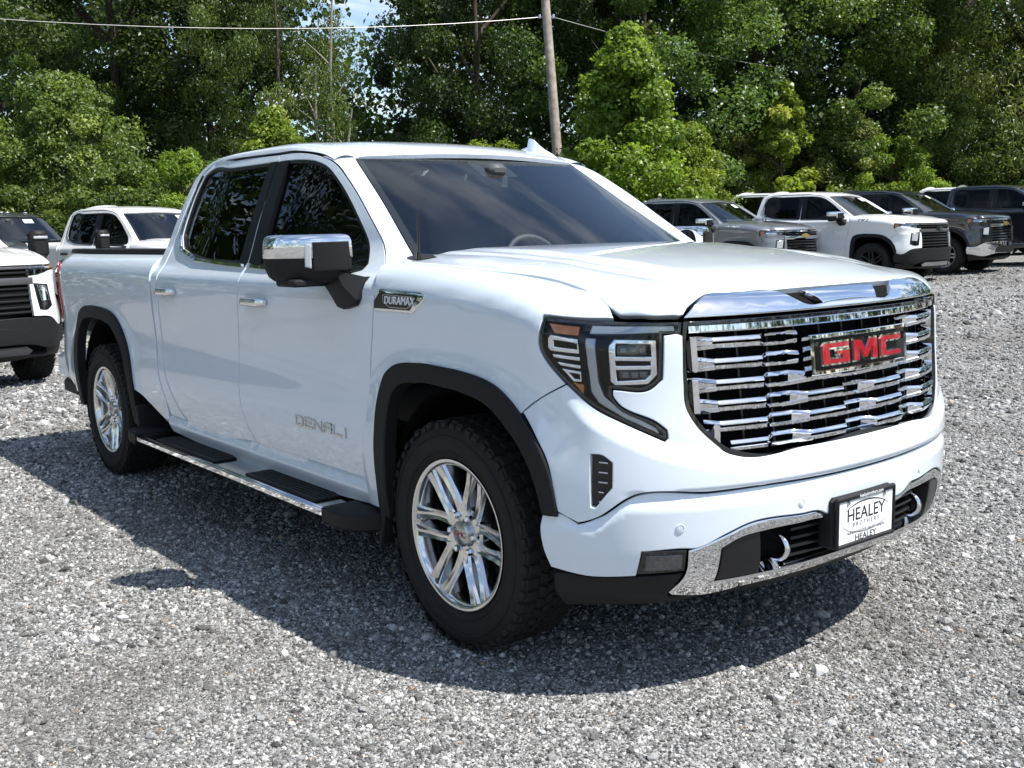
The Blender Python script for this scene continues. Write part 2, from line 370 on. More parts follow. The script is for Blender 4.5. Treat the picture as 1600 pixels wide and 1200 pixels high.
# loose crushed stone lying on the sheet near the camera, instanced on points
def stone_mesh(i):
    r = np.random.default_rng(100+i); t = (1+5**.5)/2
    v = np.array([(-1, t, 0), (1, t, 0), (-1, -t, 0), (1, -t, 0), (0, -1, t), (0, 1, t), (0, -1, -t), (0, 1, -t), (t, 0, -1), (t, 0, 1), (-t, 0, -1), (-t, 0, 1)], float)/1.902
    f = [(0, 11, 5), (0, 5, 1), (0, 1, 7), (0, 7, 10), (0, 10, 11), (1, 5, 9), (5, 11, 4), (11, 10, 2), (10, 7, 6), (7, 1, 8), (3, 9, 4), (3, 4, 2), (3, 2, 6), (3, 6, 8), (3, 8, 9), (4, 9, 5), (2, 4, 11), (6, 2, 10), (8, 6, 7), (9, 8, 1)]
    v = v*r.uniform(.72, 1.15, (12, 1))*np.array([1.0, r.uniform(.65, .95), r.uniform(.5, .8)])
    me = bpy.data.meshes.new('stone'); me.from_pydata([tuple(p) for p in v], [], f); me.update()
    me.materials.append(M['stone']); o = bpy.data.objects.new('stone', me); return o
def stone_mat():
    m = mat('loose stone', (.3, .3, .3), .85, spec=.3); t, b = nodes(m); oi = tn(t, 'ShaderNodeObjectInfo')
    c = ramp(t, oi.outputs['Random'], [(0, (0.061, 0.059, 0.058)), (.22, (0.129, 0.129, 0.125)), (.5, (0.230, 0.230, 0.228)), (.78, (0.384, 0.384, 0.380)), (.93, (0.563, 0.563, 0.554)), (.984, (0.648, 0.639, 0.621)), (.994, (0.359, 0.255, 0.153)), (.998, (0.289, 0.162, 0.085)), (1, (0.563, 0.554, 0.544))])
    g = tn(t, 'ShaderNodeNewGeometry'); n = tn(t, 'ShaderNodeTexNoise', Scale=220.0, Detail=3.0); t.links.new(g.outputs['Position'], n.inputs['Vector'])
    c = mixc(t, c, ramp(t, n.outputs['Fac'], [(.3, (.55, .55, .55)), (.7, (1.25, 1.25, 1.25))]), 1.0, 'MULTIPLY')
    n1 = tn(t, 'ShaderNodeTexNoise', Scale=.55, Detail=6.0, Roughness=.6); t.links.new(g.outputs['Position'], n1.inputs['Vector'])      # the same dusty patches as on the sheet below
    dirt = ramp(t, n1.outputs['Fac'], [(.36, (1, 1, 1)), (.52, (0, 0, 0))]); dx = tn(t, 'ShaderNodeMath', operation='MULTIPLY'); dx.inputs[1].default_value = .42; t.links.new(dirt, dx.inputs[0]); c = mixc(t, c, (.118, .112, .103), dx.outputs[0])
    t.links.new(c, b.inputs['Base Color']); return m
M['stone'] = stone_mat()
def scatter():
    col = bpy.data.collections.new('stone_shapes')
    for i in range(6): col.objects.link(stone_mesh(i))
    h = np.array([cf[0], cf[1]])/np.hypot(cf[0], cf[1]); s = np.array([h[1], -h[0]]); P = []; S = []
    r = np.random.default_rng(5)
    for d0, d1, den, sz in ((1.1, 1.7, 5000, .0055), (1.7, 2.6, 15500, .0037), (2.6, 3.6, 12800, .0041), (3.6, 5.0, 7800, .0050), (5.0, 7.5, 3200, .0069), (7.5, 11.5, 900, .0105), (11.5, 17, 260, .0145), (17, 27, 90, .016)):
        wd = d1+4.4; n = int((d1-d0)*wd*den); d = r.uniform(d0, d1, n); l = r.uniform(-.5, .5, n)*wd; k = r.random(n) < np.clip((d*.5+2.2-np.abs(l))/1.7, 0, 1); d, l = d[k], l[k]; n = len(d)
        xy = CP[:2]+h*d[:, None]+s*l[:, None]; size = sz*np.exp(r.normal(0, .48, n)); big = r.random(n) < .008; size[big] *= 1.8
        P.append(np.column_stack([xy, zg(xy[:, 0], xy[:, 1])+size*.12])); S.append(size)
    P = np.concatenate(P); S = np.concatenate(S); n = len(P)
    me = bpy.data.meshes.new('gravel'); me.vertices.add(n); me.vertices.foreach_set('co', P.ravel().astype(np.float32))
    me.attributes.new('size', 'FLOAT', 'POINT').data.foreach_set('value', S.astype(np.float32))
    R = np.column_stack([r.normal(0, .35, n), r.normal(0, .35, n), r.uniform(0, 6.28, n)]).astype(np.float32); me.attributes.new('turn', 'FLOAT_VECTOR', 'POINT').data.foreach_set('vector', R.ravel())
    o = bpy.data.objects.new('gravel', me); COL.objects.link(o); tag(o, 'loose grey crushed stone covering the lot in front of the trucks', 'gravel', kind='stuff')
    ng = bpy.data.node_groups.new('gravel scatter', 'GeometryNodeTree'); ng.interface.new_socket('Geometry', in_out='INPUT', socket_type='NodeSocketGeometry'); ng.interface.new_socket('Geometry', in_out='OUTPUT', socket_type='NodeSocketGeometry')
    N = ng.nodes; gi, go = N.new('NodeGroupInput'), N.new('NodeGroupOutput'); ip = N.new('GeometryNodeInstanceOnPoints'); ci = N.new('GeometryNodeCollectionInfo'); ci.inputs['Collection'].default_value = col; ci.inputs['Separate Children'].default_value = True; ci.inputs['Reset Children'].default_value = True
    ip.inputs['Pick Instance'].default_value = True; a1 = N.new('GeometryNodeInputNamedAttribute'); a1.data_type = 'FLOAT'; a1.inputs['Name'].default_value = 'size'; a2 = N.new('GeometryNodeInputNamedAttribute'); a2.data_type = 'FLOAT_VECTOR'; a2.inputs['Name'].default_value = 'turn'
    er = N.new('FunctionNodeEulerToRotation'); L = ng.links; L.new(gi.outputs[0], ip.inputs['Points']); L.new(ci.outputs[0], ip.inputs['Instance']); L.new(a2.outputs['Attribute'], er.inputs[0]); L.new(er.outputs[0], ip.inputs['Rotation']); L.new(a1.outputs['Attribute'], ip.inputs['Scale']); L.new(ip.outputs[0], go.inputs[0])
    md = o.modifiers.new('scatter', 'NODES'); md.node_group = ng
    return n
NSTONE = scatter(); print('stones', NSTONE)

# ---------------------------------------------------------------- trees
def leaf_mat(name, stops, trans=.40, rough=.40, tcol=1.7):
    m = bpy.data.materials.new(name); m.use_nodes = True; t = m.node_tree; b = t.nodes['Principled BSDF']; out = t.nodes['Material Output']
    at_ = tn(t, 'ShaderNodeAttribute', attribute_name='tint'); oi = tn(t, 'ShaderNodeObjectInfo')
    c = ramp(t, at_.outputs['Fac'], stops)
    hs = tn(t, 'ShaderNodeHueSaturation'); mr_ = tn(t, 'ShaderNodeMapRange'); mr_.inputs['To Min'].default_value = .485; mr_.inputs['To Max'].default_value = .512; t.links.new(oi.outputs['Random'], mr_.inputs['Value']); t.links.new(mr_.outputs[0], hs.inputs['Hue']); t.links.new(c, hs.inputs['Color'])
    b.inputs['Roughness'].default_value = rough; b.inputs['Specular IOR Level'].default_value = .45; t.links.new(hs.outputs[0], b.inputs['Base Color'])
    tr = tn(t, 'ShaderNodeBsdfTranslucent'); br = mixc(t, hs.outputs[0], (tcol, tcol*1.05, tcol*.55), 1.0, 'MULTIPLY'); t.links.new(br, tr.inputs['Color'])
    x = tn(t, 'ShaderNodeMixShader'); x.inputs[0].default_value = trans; t.links.new(b.outputs[0], x.inputs[1]); t.links.new(tr.outputs[0], x.inputs[2]); t.links.new(x.outputs[0], out.inputs[0]); return m
M['leaf_dark'] = leaf_mat('deep green foliage', [(0, (0.0225, 0.0401, 0.0104)), (.5, (0.0433, 0.0754, 0.0176)), (.85, (0.0693, 0.1058, 0.0240)), (1, (0.1126, 0.1363, 0.0401))])
M['leaf_mid'] = leaf_mat('green foliage', [(0, (0.0495, 0.0825, 0.0193)), (.5, (0.0965, 0.1518, 0.0340)), (.85, (0.1423, 0.2036, 0.0477)), (1, (0.2104, 0.2421, 0.0795))])
M['leaf_bright'] = leaf_mat('bright green foliage', [(0, (0.0875, 0.1311, 0.0192)), (.5, (0.1750, 0.2491, 0.0340)), (.85, (0.2546, 0.3277, 0.0479)), (1, (0.3817, 0.3933, 0.0958))], .42)
M['leaf_pale'] = leaf_mat('pale willow foliage', [(0, (0.0725, 0.1081, 0.0240)), (.5, (0.1370, 0.1852, 0.0428)), (.85, (0.2096, 0.2548, 0.0642)), (1, (0.3223, 0.3551, 0.1026))], .32)
M['bark'] = add_noise(mat('bark', (.055, .042, .032), .95, spec=.1), (.12, .10, .08), 9, 6, bump=.8); M['bark_pale'] = add_noise(mat('pale bark', (.22, .19, .15), .9, spec=.15), (.34, .31, .26), 6, 5, bump=.5)
def leaves(C, R, n, size, seed, up=.35, droop=0., elong=1.5, lobed=False, shell=.55):
    """C cluster centres, R radii, n leaves each -> leaf mesh arrays"""
    r = np.random.default_rng(seed); K = len(C); C = np.repeat(C, n, 0); R = np.repeat(R, n); N = len(C)
    d = r.normal(size=(N, 3)); d /= np.linalg.norm(d, axis=1)[:, None]; rad = R*(shell+(1-shell)*r.random(N)**.6)*(.75+.5*r.random(N)); p = C+d*rad[:, None]*np.array([1, 1, .72])
    nn = d*.55+np.array([0, 0, up])+r.normal(size=(N, 3))*.55; nn /= np.linalg.norm(nn, axis=1)[:, None]
    ax = r.normal(size=(N, 3))+np.array([0, 0, -droop*2.0]); ax -= nn*(ax*nn).sum(1)[:, None]; ax /= np.linalg.norm(ax, axis=1)[:, None]+1e-9; sd_ = np.cross(nn, ax)
    L = size*np.exp(r.normal(0, .25, N)); W = L/elong; tint = np.clip(np.repeat(r.normal(.45, .16, K), n)+r.normal(0, .16, N), 0, 1)
    if not lobed:
        V = np.stack([p-ax*(L*.5)[:, None], p+sd_*(W*.5)[:, None]+nn*(L*.10)[:, None]-ax*(L*.05)[:, None], p+ax*(L*.5)[:, None]-nn*(L*.06)[:, None], p-sd_*(W*.5)[:, None]+nn*(L*.10)[:, None]-ax*(L*.05)[:, None]], 1); F = np.array([[0, 1, 2], [0, 2, 3]])
    else:
        o = [(-.5, 0, 0), (-.25, .30, .05), (-.02, .55, -.05), (.10, .22, .04), (.55, 0, -.08), (.10, -.22, .04), (-.02, -.55, -.05), (-.25, -.30, .05)]
        V = np.stack([p+ax*(L*a)[:, None]+sd_*(W*1.25*b_)[:, None]+nn*(L*c)[:, None] for a, b_, c in o], 1); F = np.array([[0, 1, 7], [1, 2, 3], [1, 3, 7], [3, 5, 7], [3, 4, 5], [5, 6, 7]])
    k = V.shape[1]; FF = (F[None]+(np.arange(N)*k)[:, None, None]).reshape(-1, 3); return V.reshape(-1, 3), FF, np.repeat(tint, k)
def fast_mesh(name, V, F, m, tint=None):
    me = bpy.data.meshes.new(name); me.vertices.add(len(V)); me.vertices.foreach_set('co', V.ravel().astype(np.float32)); nf = len(F); me.loops.add(nf*3); me.loops.foreach_set('vertex_index', F.ravel().astype(np.int32)); me.polygons.add(nf); me.polygons.foreach_set('loop_start', np.arange(0, nf*3, 3, dtype=np.int32)); me.polygons.foreach_set('loop_total', np.full(nf, 3, np.int32))
    if tint is not None: me.attributes.new('tint', 'FLOAT', 'POINT').data.foreach_set('value', tint.astype(np.float32))
    me.materials.append(M[m]); me.update(calc_edges=True); me.validate(); return me
def crown_pts(H, z0, wid, lumps, seed, cone=0., inner=.25):
    """lump centres through the volume of a crown, most of them near its skin"""
    r = np.random.default_rng(seed); C = []; R = []
    while len(C) < lumps:
        u = r.random()**.85; z = z0+(H-z0)*u; prof = math.sin(min(1, (u*.92+.10))*math.pi)**.55 if not cone else (1-u)**cone*(min(1, u*6+.35))
        k = (inner+(1-inner)*r.random()**.45); a = r.random()*6.283; rr = wid*prof*k*(1+.22*math.sin(a*3+seed)+.15*math.sin(a*5+z)); C.append((rr*math.cos(a), rr*math.sin(a), z)); R.append(wid*r.uniform(.09, .25)*(1.1-.35*u))
    return np.array(C), np.array(R)
def trunk_arr(H, r0, seed, limbs=6, lean=.04, z1=None):
    r = np.random.default_rng(seed); zs_ = np.linspace(0, H, 9); path = np.column_stack([np.cumsum(r.normal(0, lean, 9))*H*.08, np.cumsum(r.normal(0, lean, 9))*H*.08, zs_]); path[0, :2] = 0; A = [tube(path, np.linspace(r0, r0*.22, 9)*np.array([1.25]+[1]*8), 9)]
    for i in range(limbs):
        k = r.integers(2, 8); a = r.random()*6.28; L = H*r.uniform(.18, .34); p0 = path[k]; d = np.array([math.cos(a), math.sin(a), r.uniform(.45, 1.1)]); q = np.array([p0+d*L*s+np.array([0, 0, .10*L*s*s]) for s in np.linspace(0, 1, 6)]); A.append(tube(q, np.linspace(r0*.42, r0*.07, 6), 6))
    return cat_(*A)
TREES = {}
def tree_kind(key, H, z0, wid, lumps, n, size, m, seed, tr=.16, bark='bark', cone=0., inner=.3, limbs=7, **k):
    C, R = crown_pts(H, z0, wid, lumps, seed, cone, inner); V, F, t_ = leaves(C, R, n, size, seed, **k)
    tv, tf = trunk_arr(H*.86, tr, seed, limbs); tm = bpy.data.meshes.new('trunk'); tm.from_pydata([tuple(p) for p in tv], [], tf); tm.update(); tm.polygons.foreach_set('use_smooth', [True]*len(tm.polygons)); tm.materials.append(M[bark])
    TREES[key] = (fast_mesh('crown', V, F, m, t_), tm)
tree_kind('maple_a', 15, 1.8, 4.6, 160, 600, .115, 'leaf_dark', 1, .24, lobed=False, elong=1.25)
tree_kind('maple_b', 13.5, 1.2, 4.2, 170, 560, .108, 'leaf_mid', 2, .20, elong=1.25)
tree_kind('maple_c', 16, 2.5, 5.0, 160, 600, .118, 'leaf_dark', 3, .26, elong=1.3)
tree_kind('locust', 14, 2.0, 4.2, 150, 380, .125, 'leaf_mid', 4, .18, elong=2.4, droop=.7, up=.15)
tree_kind('willow', 12, .4, 4.4, 170, 380, .165, 'leaf_pale', 5, .20, elong=3.6, droop=.9, up=.1)
tree_kind('sycamore', 6.6, .1, 2.7, 190, 190, .098, 'leaf_bright', 6, .09, lobed=True, elong=1.05, cone=.75, inner=.15, up=.5)
tree_kind('sapling', 4.3, .1, 1.35, 80, 180, .095, 'leaf_bright', 7, .06, lobed=True, elong=1.05, cone=.6, inner=.1, up=.5)
tree_kind('shrub_a', 4.4, .0, 2.2, 130, 340, .075, 'leaf_pale', 8, .05, elong=1.9, cone=.45, inner=.3, limbs=10)
tree_kind('shrub_b', 3.0, .0, 2.2, 110, 320, .080, 'leaf_mid', 9, .05, elong=1.7, cone=.35, inner=.35, limbs=10)
tree_kind('sumac', 3.4, .0, 1.9, 70, 300, .112, 'leaf_bright', 10, .05, elong=3.2, droop=.5, cone=.35, inner=.3, limbs=10)
def plant(kind, px, depth, sc=1., rz=0., label='', name='broadleaf_tree', cat='tree', group=None, dz=0., sz=None):
    x, y, z = at(px, depth); o = empty(name, (x, y, z+dz), rz); o.scale = (sc, sc, sz or sc); tag(o, label, cat, group); cm, tm = TREES[kind]
    for nm, me in (('trunk', tm), ('crown', cm)):
        c = bpy.data.objects.new(nm, me); COL.objects.link(c); c.parent = o
    return o
# ---------------------------------------------------------------- the wood round the lot, planting order left to right
def pt(px, py, depth): return CP+(cf+(px-800)/FPX*cr-(py-600)/FPX*cu)*depth
GT, GS = 'tall trees along the edge of the wood', 'shrubs in front of the wood'
plant('locust', 20, 36, 1.05, .4, 'tall dark tree at the left edge behind the pale shrubs', 'locust_tree', 'tree', GT)
plant('maple_c', 215, 38, 1.0, 1.9, 'dark broad tree behind the tall pale shrub on the left', 'maple_tree', 'tree', GT)
plant('maple_a', 350, 39, .85, 3.3, 'dark tree with thick trunk above the rear of the white truck cab', 'maple_tree', 'tree', GT)
plant('locust', 455, 35, .62, 5.0, 'feathery tree hanging over the left side of the sky gap', 'locust_tree', 'tree', GT, sz=.9)
plant('maple_a', 755, 37, .70, .9, 'dense dark tree left of the utility pole', 'maple_tree', 'tree', GT, sz=1.0)
plant('maple_c', 850, 41, .95, 2.6, 'dark tree directly behind the utility pole', 'maple_tree', 'tree', GT)
plant('maple_b', 1010, 37, 1.05, 4.1, 'green tree rising behind the bright young tree', 'maple_tree', 'tree', GT)
plant('maple_b', 1180, 41, 1.12, .2, 'green tree behind the small sapling over the parked trucks', 'maple_tree', 'tree', GT)
plant('maple_b', 1335, 41, 1.08, 1.3, 'green tree behind the white and black parked trucks', 'maple_tree', 'tree', GT)
plant('maple_c', 1470, 43, 1.0, 5.5, 'darkest tree in the upper right behind the pale willow', 'maple_tree', 'tree', GT)
plant('willow', 1590, 40, 1.12, 2.0, 'pale drooping willow at the right edge above the navy truck', 'willow_tree', 'tree', GT)
plant('locust', 632, 44, .40, 2.2, 'small pale tree seen through the sky gap', 'locust_tree', 'tree', GT)
plant('shrub_a', -10, 30, 1.25, .5, 'pale shrub cut by the left edge above the dark truck', 'shrub', 'shrub', GS)
plant('shrub_a', 125, 30, 1.42, 2.5, 'tallest pale leafy shrub above the white heavy duty truck', 'shrub', 'shrub', GS)
plant('shrub_b', 215, 29, 1.25, 4.0, 'green shrub right of the tallest pale shrub', 'shrub', 'shrub', GS)
plant('sumac', 300, 29, 1.15, 1.0, 'sumac with long leaf fronds left of the foreground truck cab', 'sumac', 'shrub', GS)
plant('shrub_b', 370, 31, 1.25, .3, 'green shrub behind the rear of the foreground truck roof', 'shrub', 'shrub', GS)
plant('sycamore', 445, 31, .80, 2.2, 'yellow green young tree above the rear of the foreground roof', 'sycamore_tree', 'tree')
plant('shrub_b', 60, 28, 1.05, 5.2, 'low green shrub behind the dark truck at the left', 'shrub', 'shrub', GS)
plant('sumac', 510, 33, 1.0, 3.1, 'low bush under the pale bare trunks', 'sumac', 'shrub', GS)
plant('sumac', 775, 31, 1.15, 4.4, 'yellowish bush just above the foreground truck roof left of the pole', 'sumac', 'shrub', GS)
plant('sycamore', 985, 29.5, 1.02, 1.2, 'bright green young tree right of the utility pole', 'sycamore_tree', 'tree')
plant('sycamore', 1085, 31, .64, 4.6, 'short bright green tree behind the grey truck', 'sycamore_tree', 'tree')
plant('sapling', 1222, 36.5, 1.36, .7, 'small pale green sapling between the grey and white trucks', 'sapling', 'tree')
plant('shrub_a', 1160, 38, 1.0, 1.7, 'dark shrub left of the small sapling', 'shrub', 'shrub', GS)
plant('shrub_a', 1310, 38, 1.16, 3.4, 'grey green shrub right of the small sapling', 'shrub', 'shrub', GS)
plant('sumac', 1392, 37, 1.14, 5.0, 'low sumac with long fronds above the black truck roof', 'sumac', 'shrub', GS)
plant('shrub_a', 1480, 39, 1.25, .9, 'dark shrub at the foot of the pale willow', 'shrub', 'shrub', GS)
plant('shrub_b', 1570, 38, 1.3, 2.9, 'low green shrub behind the navy truck at the right edge', 'shrub', 'shrub', GS)
# bare pale stems in the gap
def bare():
    x, y, z = at(536, 34); o = empty('bare_tree', (x, y, z)); tag(o, 'pale bare forked trunks standing in the sky gap', 'tree'); r = np.random.default_rng(3)
    for dx, H, ln in ((0, 9.2, .02), (-.32, 7.0, -.04), (.22, 5.6, .10)):
        q = np.linspace(0, 1, 9); P = np.column_stack([dx+ln*H*q*.6+.08*np.sin(q*7+dx), .05*np.cos(q*6), H*q]); ang = math.atan2(-cf[0], cf[1]); R_ = rot('Z', math.atan2(cr[1], cr[0])); V, F = xf(tube(P, np.linspace(.085, .03, 9), 7), R_); mk('trunk', V, F, 'bark_pale', o)
        for k in range(3):
            p0 = P[4+k]; d = np.array([r.uniform(-1, 1), r.uniform(-.5, .5), 1.0]); Q = np.array([p0+d*s*1.0+np.array([.25*s*s*np.sign(d[0]), 0, 0]) for s in np.linspace(0, 1, 5)]); V, F = xf(tube(Q, np.linspace(.035, .01, 5), 6), R_); mk('branch', V, F, 'bark_pale', o)
bare()
def woods():
    """deep wood behind the named trees, and its continuation round the lot outside the frame: one mass"""
    r = np.random.default_rng(21); C = []; R = []
    for px in np.linspace(-260, 1860, 46):
        for rep in range(3):
            d = r.uniform(45, 58); x, y, z = at(px+r.uniform(-25, 25), d); gap = 520 < px < 660
            H = r.uniform(13, 19) if not gap else r.uniform(6.0, 8.0)
            for k in range(9 if not gap else 6): C.append((x+r.normal(0, 1.6), y+r.normal(0, 1.6), z+.6+(H-.6)*(k+r.random())/(9 if not gap else 6))); R.append(r.uniform(1.3, 2.3))
    h = math.atan2(cf[1], cf[0])
    C2, R2 = [], []
    for a in np.linspace(math.radians(40), math.radians(114), 42):
        d = r.uniform(19, 27); x, y = -1.5+d*math.cos(h+a), -.5+d*math.sin(h+a); H = r.uniform(17, 22)
        for k in range(15): C2.append((x+r.normal(0, 1.2), y+r.normal(0, 1.2), .3+H*(k+r.random())/15)); R2.append(r.uniform(1.1, 1.9))
    for a in np.linspace(math.radians(-118), math.radians(-44), 24):
        left = a > 0; d = 22+r.uniform(0, 6)+(6 if a < 0 else 0)+.12*abs(math.degrees(a)-90)*0; x, y = -1.5+d*math.cos(h+a), -.5+d*math.sin(h+a); H = r.uniform(15, 20) if left else r.uniform(7, 11)
        for k in range(12): C.append((x+r.normal(0, 1.3), y+r.normal(0, 1.3), .4+H*(k+r.random())/12)); R.append(r.uniform(1.2, 2.1))
    for a in np.linspace(math.radians(122), math.radians(238), 30):
        d = 44+r.uniform(0, 8); x, y = d*math.cos(h+a), d*math.sin(h+a); H = r.uniform(8, 13)
        for k in range(7): C.append((x+r.normal(0, 1.8), y+r.normal(0, 1.8), .4+H*(k+r.random())/7)); R.append(r.uniform(1.6, 2.6))
    V, F, t_ = leaves(np.array(C), np.array(R), 120, .30, 31, elong=1.3); V2, F2, t2 = leaves(np.array(C2), np.array(R2), 120, .27, 32, elong=1.4); F = np.concatenate([F, F2+len(V)]); V = np.concatenate([V, V2]); t_ = np.concatenate([t_, t2]); me = fast_mesh('woods', V, F, 'leaf_dark', t_); o = bpy.data.objects.new('woods', me); COL.objects.link(o); tag(o, 'deep dark wood behind the trees at the edge of the lot', 'wood', kind='stuff')
woods()
# ---------------------------------------------------------------- utility pole and its wires
M['pole'] = add_noise(mat('weathered pole wood', (.24, .20, .165), .9, spec=.15), (.40, .36, .32), 5, 7, bump=.6); M['wire'] = mat('aluminium wire', (.40, .40, .40), .45, .5)
def pole():
    b0, b1 = pt(868, 205, 31), pt(852, 0, 31); d = (b1-b0)/(b1[2]-b0[2]); z0 = float(zg(b0[0], b0[1])); base = b0+d*(z0-b0[2]); top = b0+d*(10.6-b0[2])
    o = empty('utility_pole', tuple(base)); tag(o, 'leaning wooden utility pole between the dark tree and the bright young tree', 'utility pole'); q = np.linspace(0, 1, 8)[:, None]
    V, F = tube((top-base)*q, np.linspace(.165, .12, 8), 14); mk('post', V, F, 'pole', o)
    at_p = b0+d*(pt(850, 27, 31)[2]-b0[2])-base
    V, F = cat_(tube(np.array([at_p+cr*-.22, at_p+cr*.22]), .025, 8), lathe_at(at_p+cr*-.2), lathe_at(at_p+cr*.2)); mk('insulator_bracket', V, F, 'satin', o)
    V, F = box((0, 0, 3.2), (.03, .2, .3), .01); mk('tag_plate', V+np.array(d)*3.2*0+np.array([d[0]*3.2-.0, d[1]*3.2, 0])-np.array([cf[0]*.17, cf[1]*.17, 0]), F, 'satin', o)
    return base+at_p
def lathe_at(p): V, F = lathe([(0, -.05), (.05, -.04), (.06, .02), (.04, .07), (0, .08)], 10, 'z'); return V+p, F
AP = pole()
def wire(name, pts, r, label):
    q = []
    for a, b in zip(pts[:-1], pts[1:]): q += [a+(b-a)*s for s in np.linspace(0, 1, 12)[:-1]]
    q.append(pts[-1]); V, F = tube(np.array(q), r, 6); o = mk(name, V, F, 'wire'); tag(o, label, 'wire', 'overhead wires')
L0 = pt(-260, 8, 24); mid = lambda A, B, s, sag: A+(B-A)*s-np.array([0, 0, 4*sag*s*(1-s)])
A0 = AP-cr*.2; A1 = AP+cr*.2; L1 = pt(1640, 112, 46)
wire('power_line', [mid(A0, L0, s, .42) for s in np.linspace(0, 1, 14)], .009, 'thin bright wire sagging from the pole across the upper left')
wire('power_line', [mid(A1, L1, s, .95) for s in np.linspace(0, 1, 14)], .009, 'thin wire sagging from the pole across the trees to the right')
# ---------------------------------------------------------------- body surfaces of the pickup (x forward, y left, z up, origin under the front axle)
class CS:                                           # clamped cubic spline
    def __init__(s, x, y, d0=None, d1=None):
        x = np.asarray(x, float); y = np.asarray(y, float); n = len(x); h = np.diff(x)
        A = np.zeros((n, n)); b = np.zeros(n)
        for i in range(1, n-1):
            A[i, i-1] = h[i-1]; A[i, i] = 2*(h[i-1]+h[i]); A[i, i+1] = h[i]
            b[i] = 6*((y[i+1]-y[i])/h[i]-(y[i]-y[i-1])/h[i-1])
        if d0 is None: A[0, 0] = 1
        else: A[0, 0] = 2*h[0]; A[0, 1] = h[0]; b[0] = 6*((y[1]-y[0])/h[0]-d0)
        if d1 is None: A[-1, -1] = 1
        else: A[-1, -1] = 2*h[-1]; A[-1, -2] = h[-1]; b[-1] = 6*(d1-(y[-1]-y[-2])/h[-1])
        s.x, s.y, s.h, s.m = x, y, h, np.linalg.solve(A, b)
    def __call__(s, q):
        q = np.asarray(q, float); i = np.clip(np.searchsorted(s.x, q)-1, 0, len(s.x)-2)
        qc = np.clip(q, s.x[0], s.x[-1])
        a = (s.x[i+1]-qc)/s.h[i]; b = 1-a; h = s.h[i]
        return a*s.y[i]+b*s.y[i+1]+((a**3-a)*s.m[i]+(b**3-b)*s.m[i+1])*h*h/6
class PC:                                           # monotone cubic
    def __init__(s, x, y):
        x = np.asarray(x, float); y = np.asarray(y, float); h = np.diff(x); d = np.diff(y)/h; m = np.zeros(len(x))
        for i in range(1, len(x)-1):
            if d[i-1]*d[i] > 0:
                w1 = 2*h[i]+h[i-1]; w2 = h[i]+2*h[i-1]; m[i] = (w1+w2)/(w1/d[i-1]+w2/d[i])
        m[0], m[-1] = d[0], d[-1]; s.x, s.y, s.m, s.h = x, y, m, h
    def __call__(s, q):
        q = np.asarray(q, float); i = np.clip(np.searchsorted(s.x, q)-1, 0, len(s.x)-2)
        t = (q-s.x[i])/s.h[i]; lo = t < 0; hi = t > 1; tc = np.clip(t, 0, 1); h = s.h[i]
        v = (2*tc**3-3*tc**2+1)*s.y[i]+(tc**3-2*tc**2+tc)*h*s.m[i]+(-2*tc**3+3*tc**2)*s.y[i+1]+(tc**3-tc**2)*h*s.m[i+1]
        return v+np.where(lo, t*h*s.m[i], 0)+np.where(hi, (t-1)*h*s.m[i+1], 0)
def sst(a, b, x):
    t = np.clip((np.asarray(x, float)-a)/(b-a), 0, 1); return t*t*(3-2*t)

TK = np.array([0, .351, .695, .913, 1.048, 1.167, 1.277]); T0 = 1.277; XC = .42
G_ = CS(TK, [1, .956, .786, .575, .386, .193, 0], 0., -1/.57)
Y_ = CS(TK, [0, .35, .68, .862, .945, .988, 1.0], 1., 0.)
XF = CS([.25, .33, .40, .48, .58, .67, .75, .85, 1.0, 1.1, 1.19, 1.25, 1.30, 1.40], [.86, .925, .965, .982, .985, .985, .983, .975, .955, .945, .932, .912, .87, .78])
W_ = CS([.25, .34, .42, .55, .68, .80, .92, 1.06, 1.2, 1.3, 1.45],
        [.93, .955, .973, .991, 1.0, .9935, .986, .992, 1.0, .9985, .994])
CURL = PC([-.03, 0, .007, .027, .052, .087, .13, .5], [.45, .155, .112, .070, .038, .013, 0, 0])
WC = CS([.25, .34, .42, .55, .68, .80, .92, 1.06, 1.2, 1.255, 1.285, 1.32, 1.36, 1.42, 1.5, 1.6, 1.7, 1.8, 1.86],
        [.93, .955, .973, .991, 1.0, .9935, .986, .992, 1.0, .998, .986, .958, .937, .912, .881, .839, .795, .748, .717])
ZT = PC([-.9, -.45, 0, .3, .55, .78, 1.0], [1.392, 1.387, 1.362, 1.328, 1.272, 1.205, 1.17])
RWB = 3.745
def flare(x, z):
    r1 = (np.abs(x)**3+np.abs(z-.40)**3)**(1/3); r2 = (np.abs(x+RWB)**3+np.abs(z-.40)**3)**(1/3)
    return .030*(1-sst(.50, .70, r1))+.030*(1-sst(.50, .70, r2))
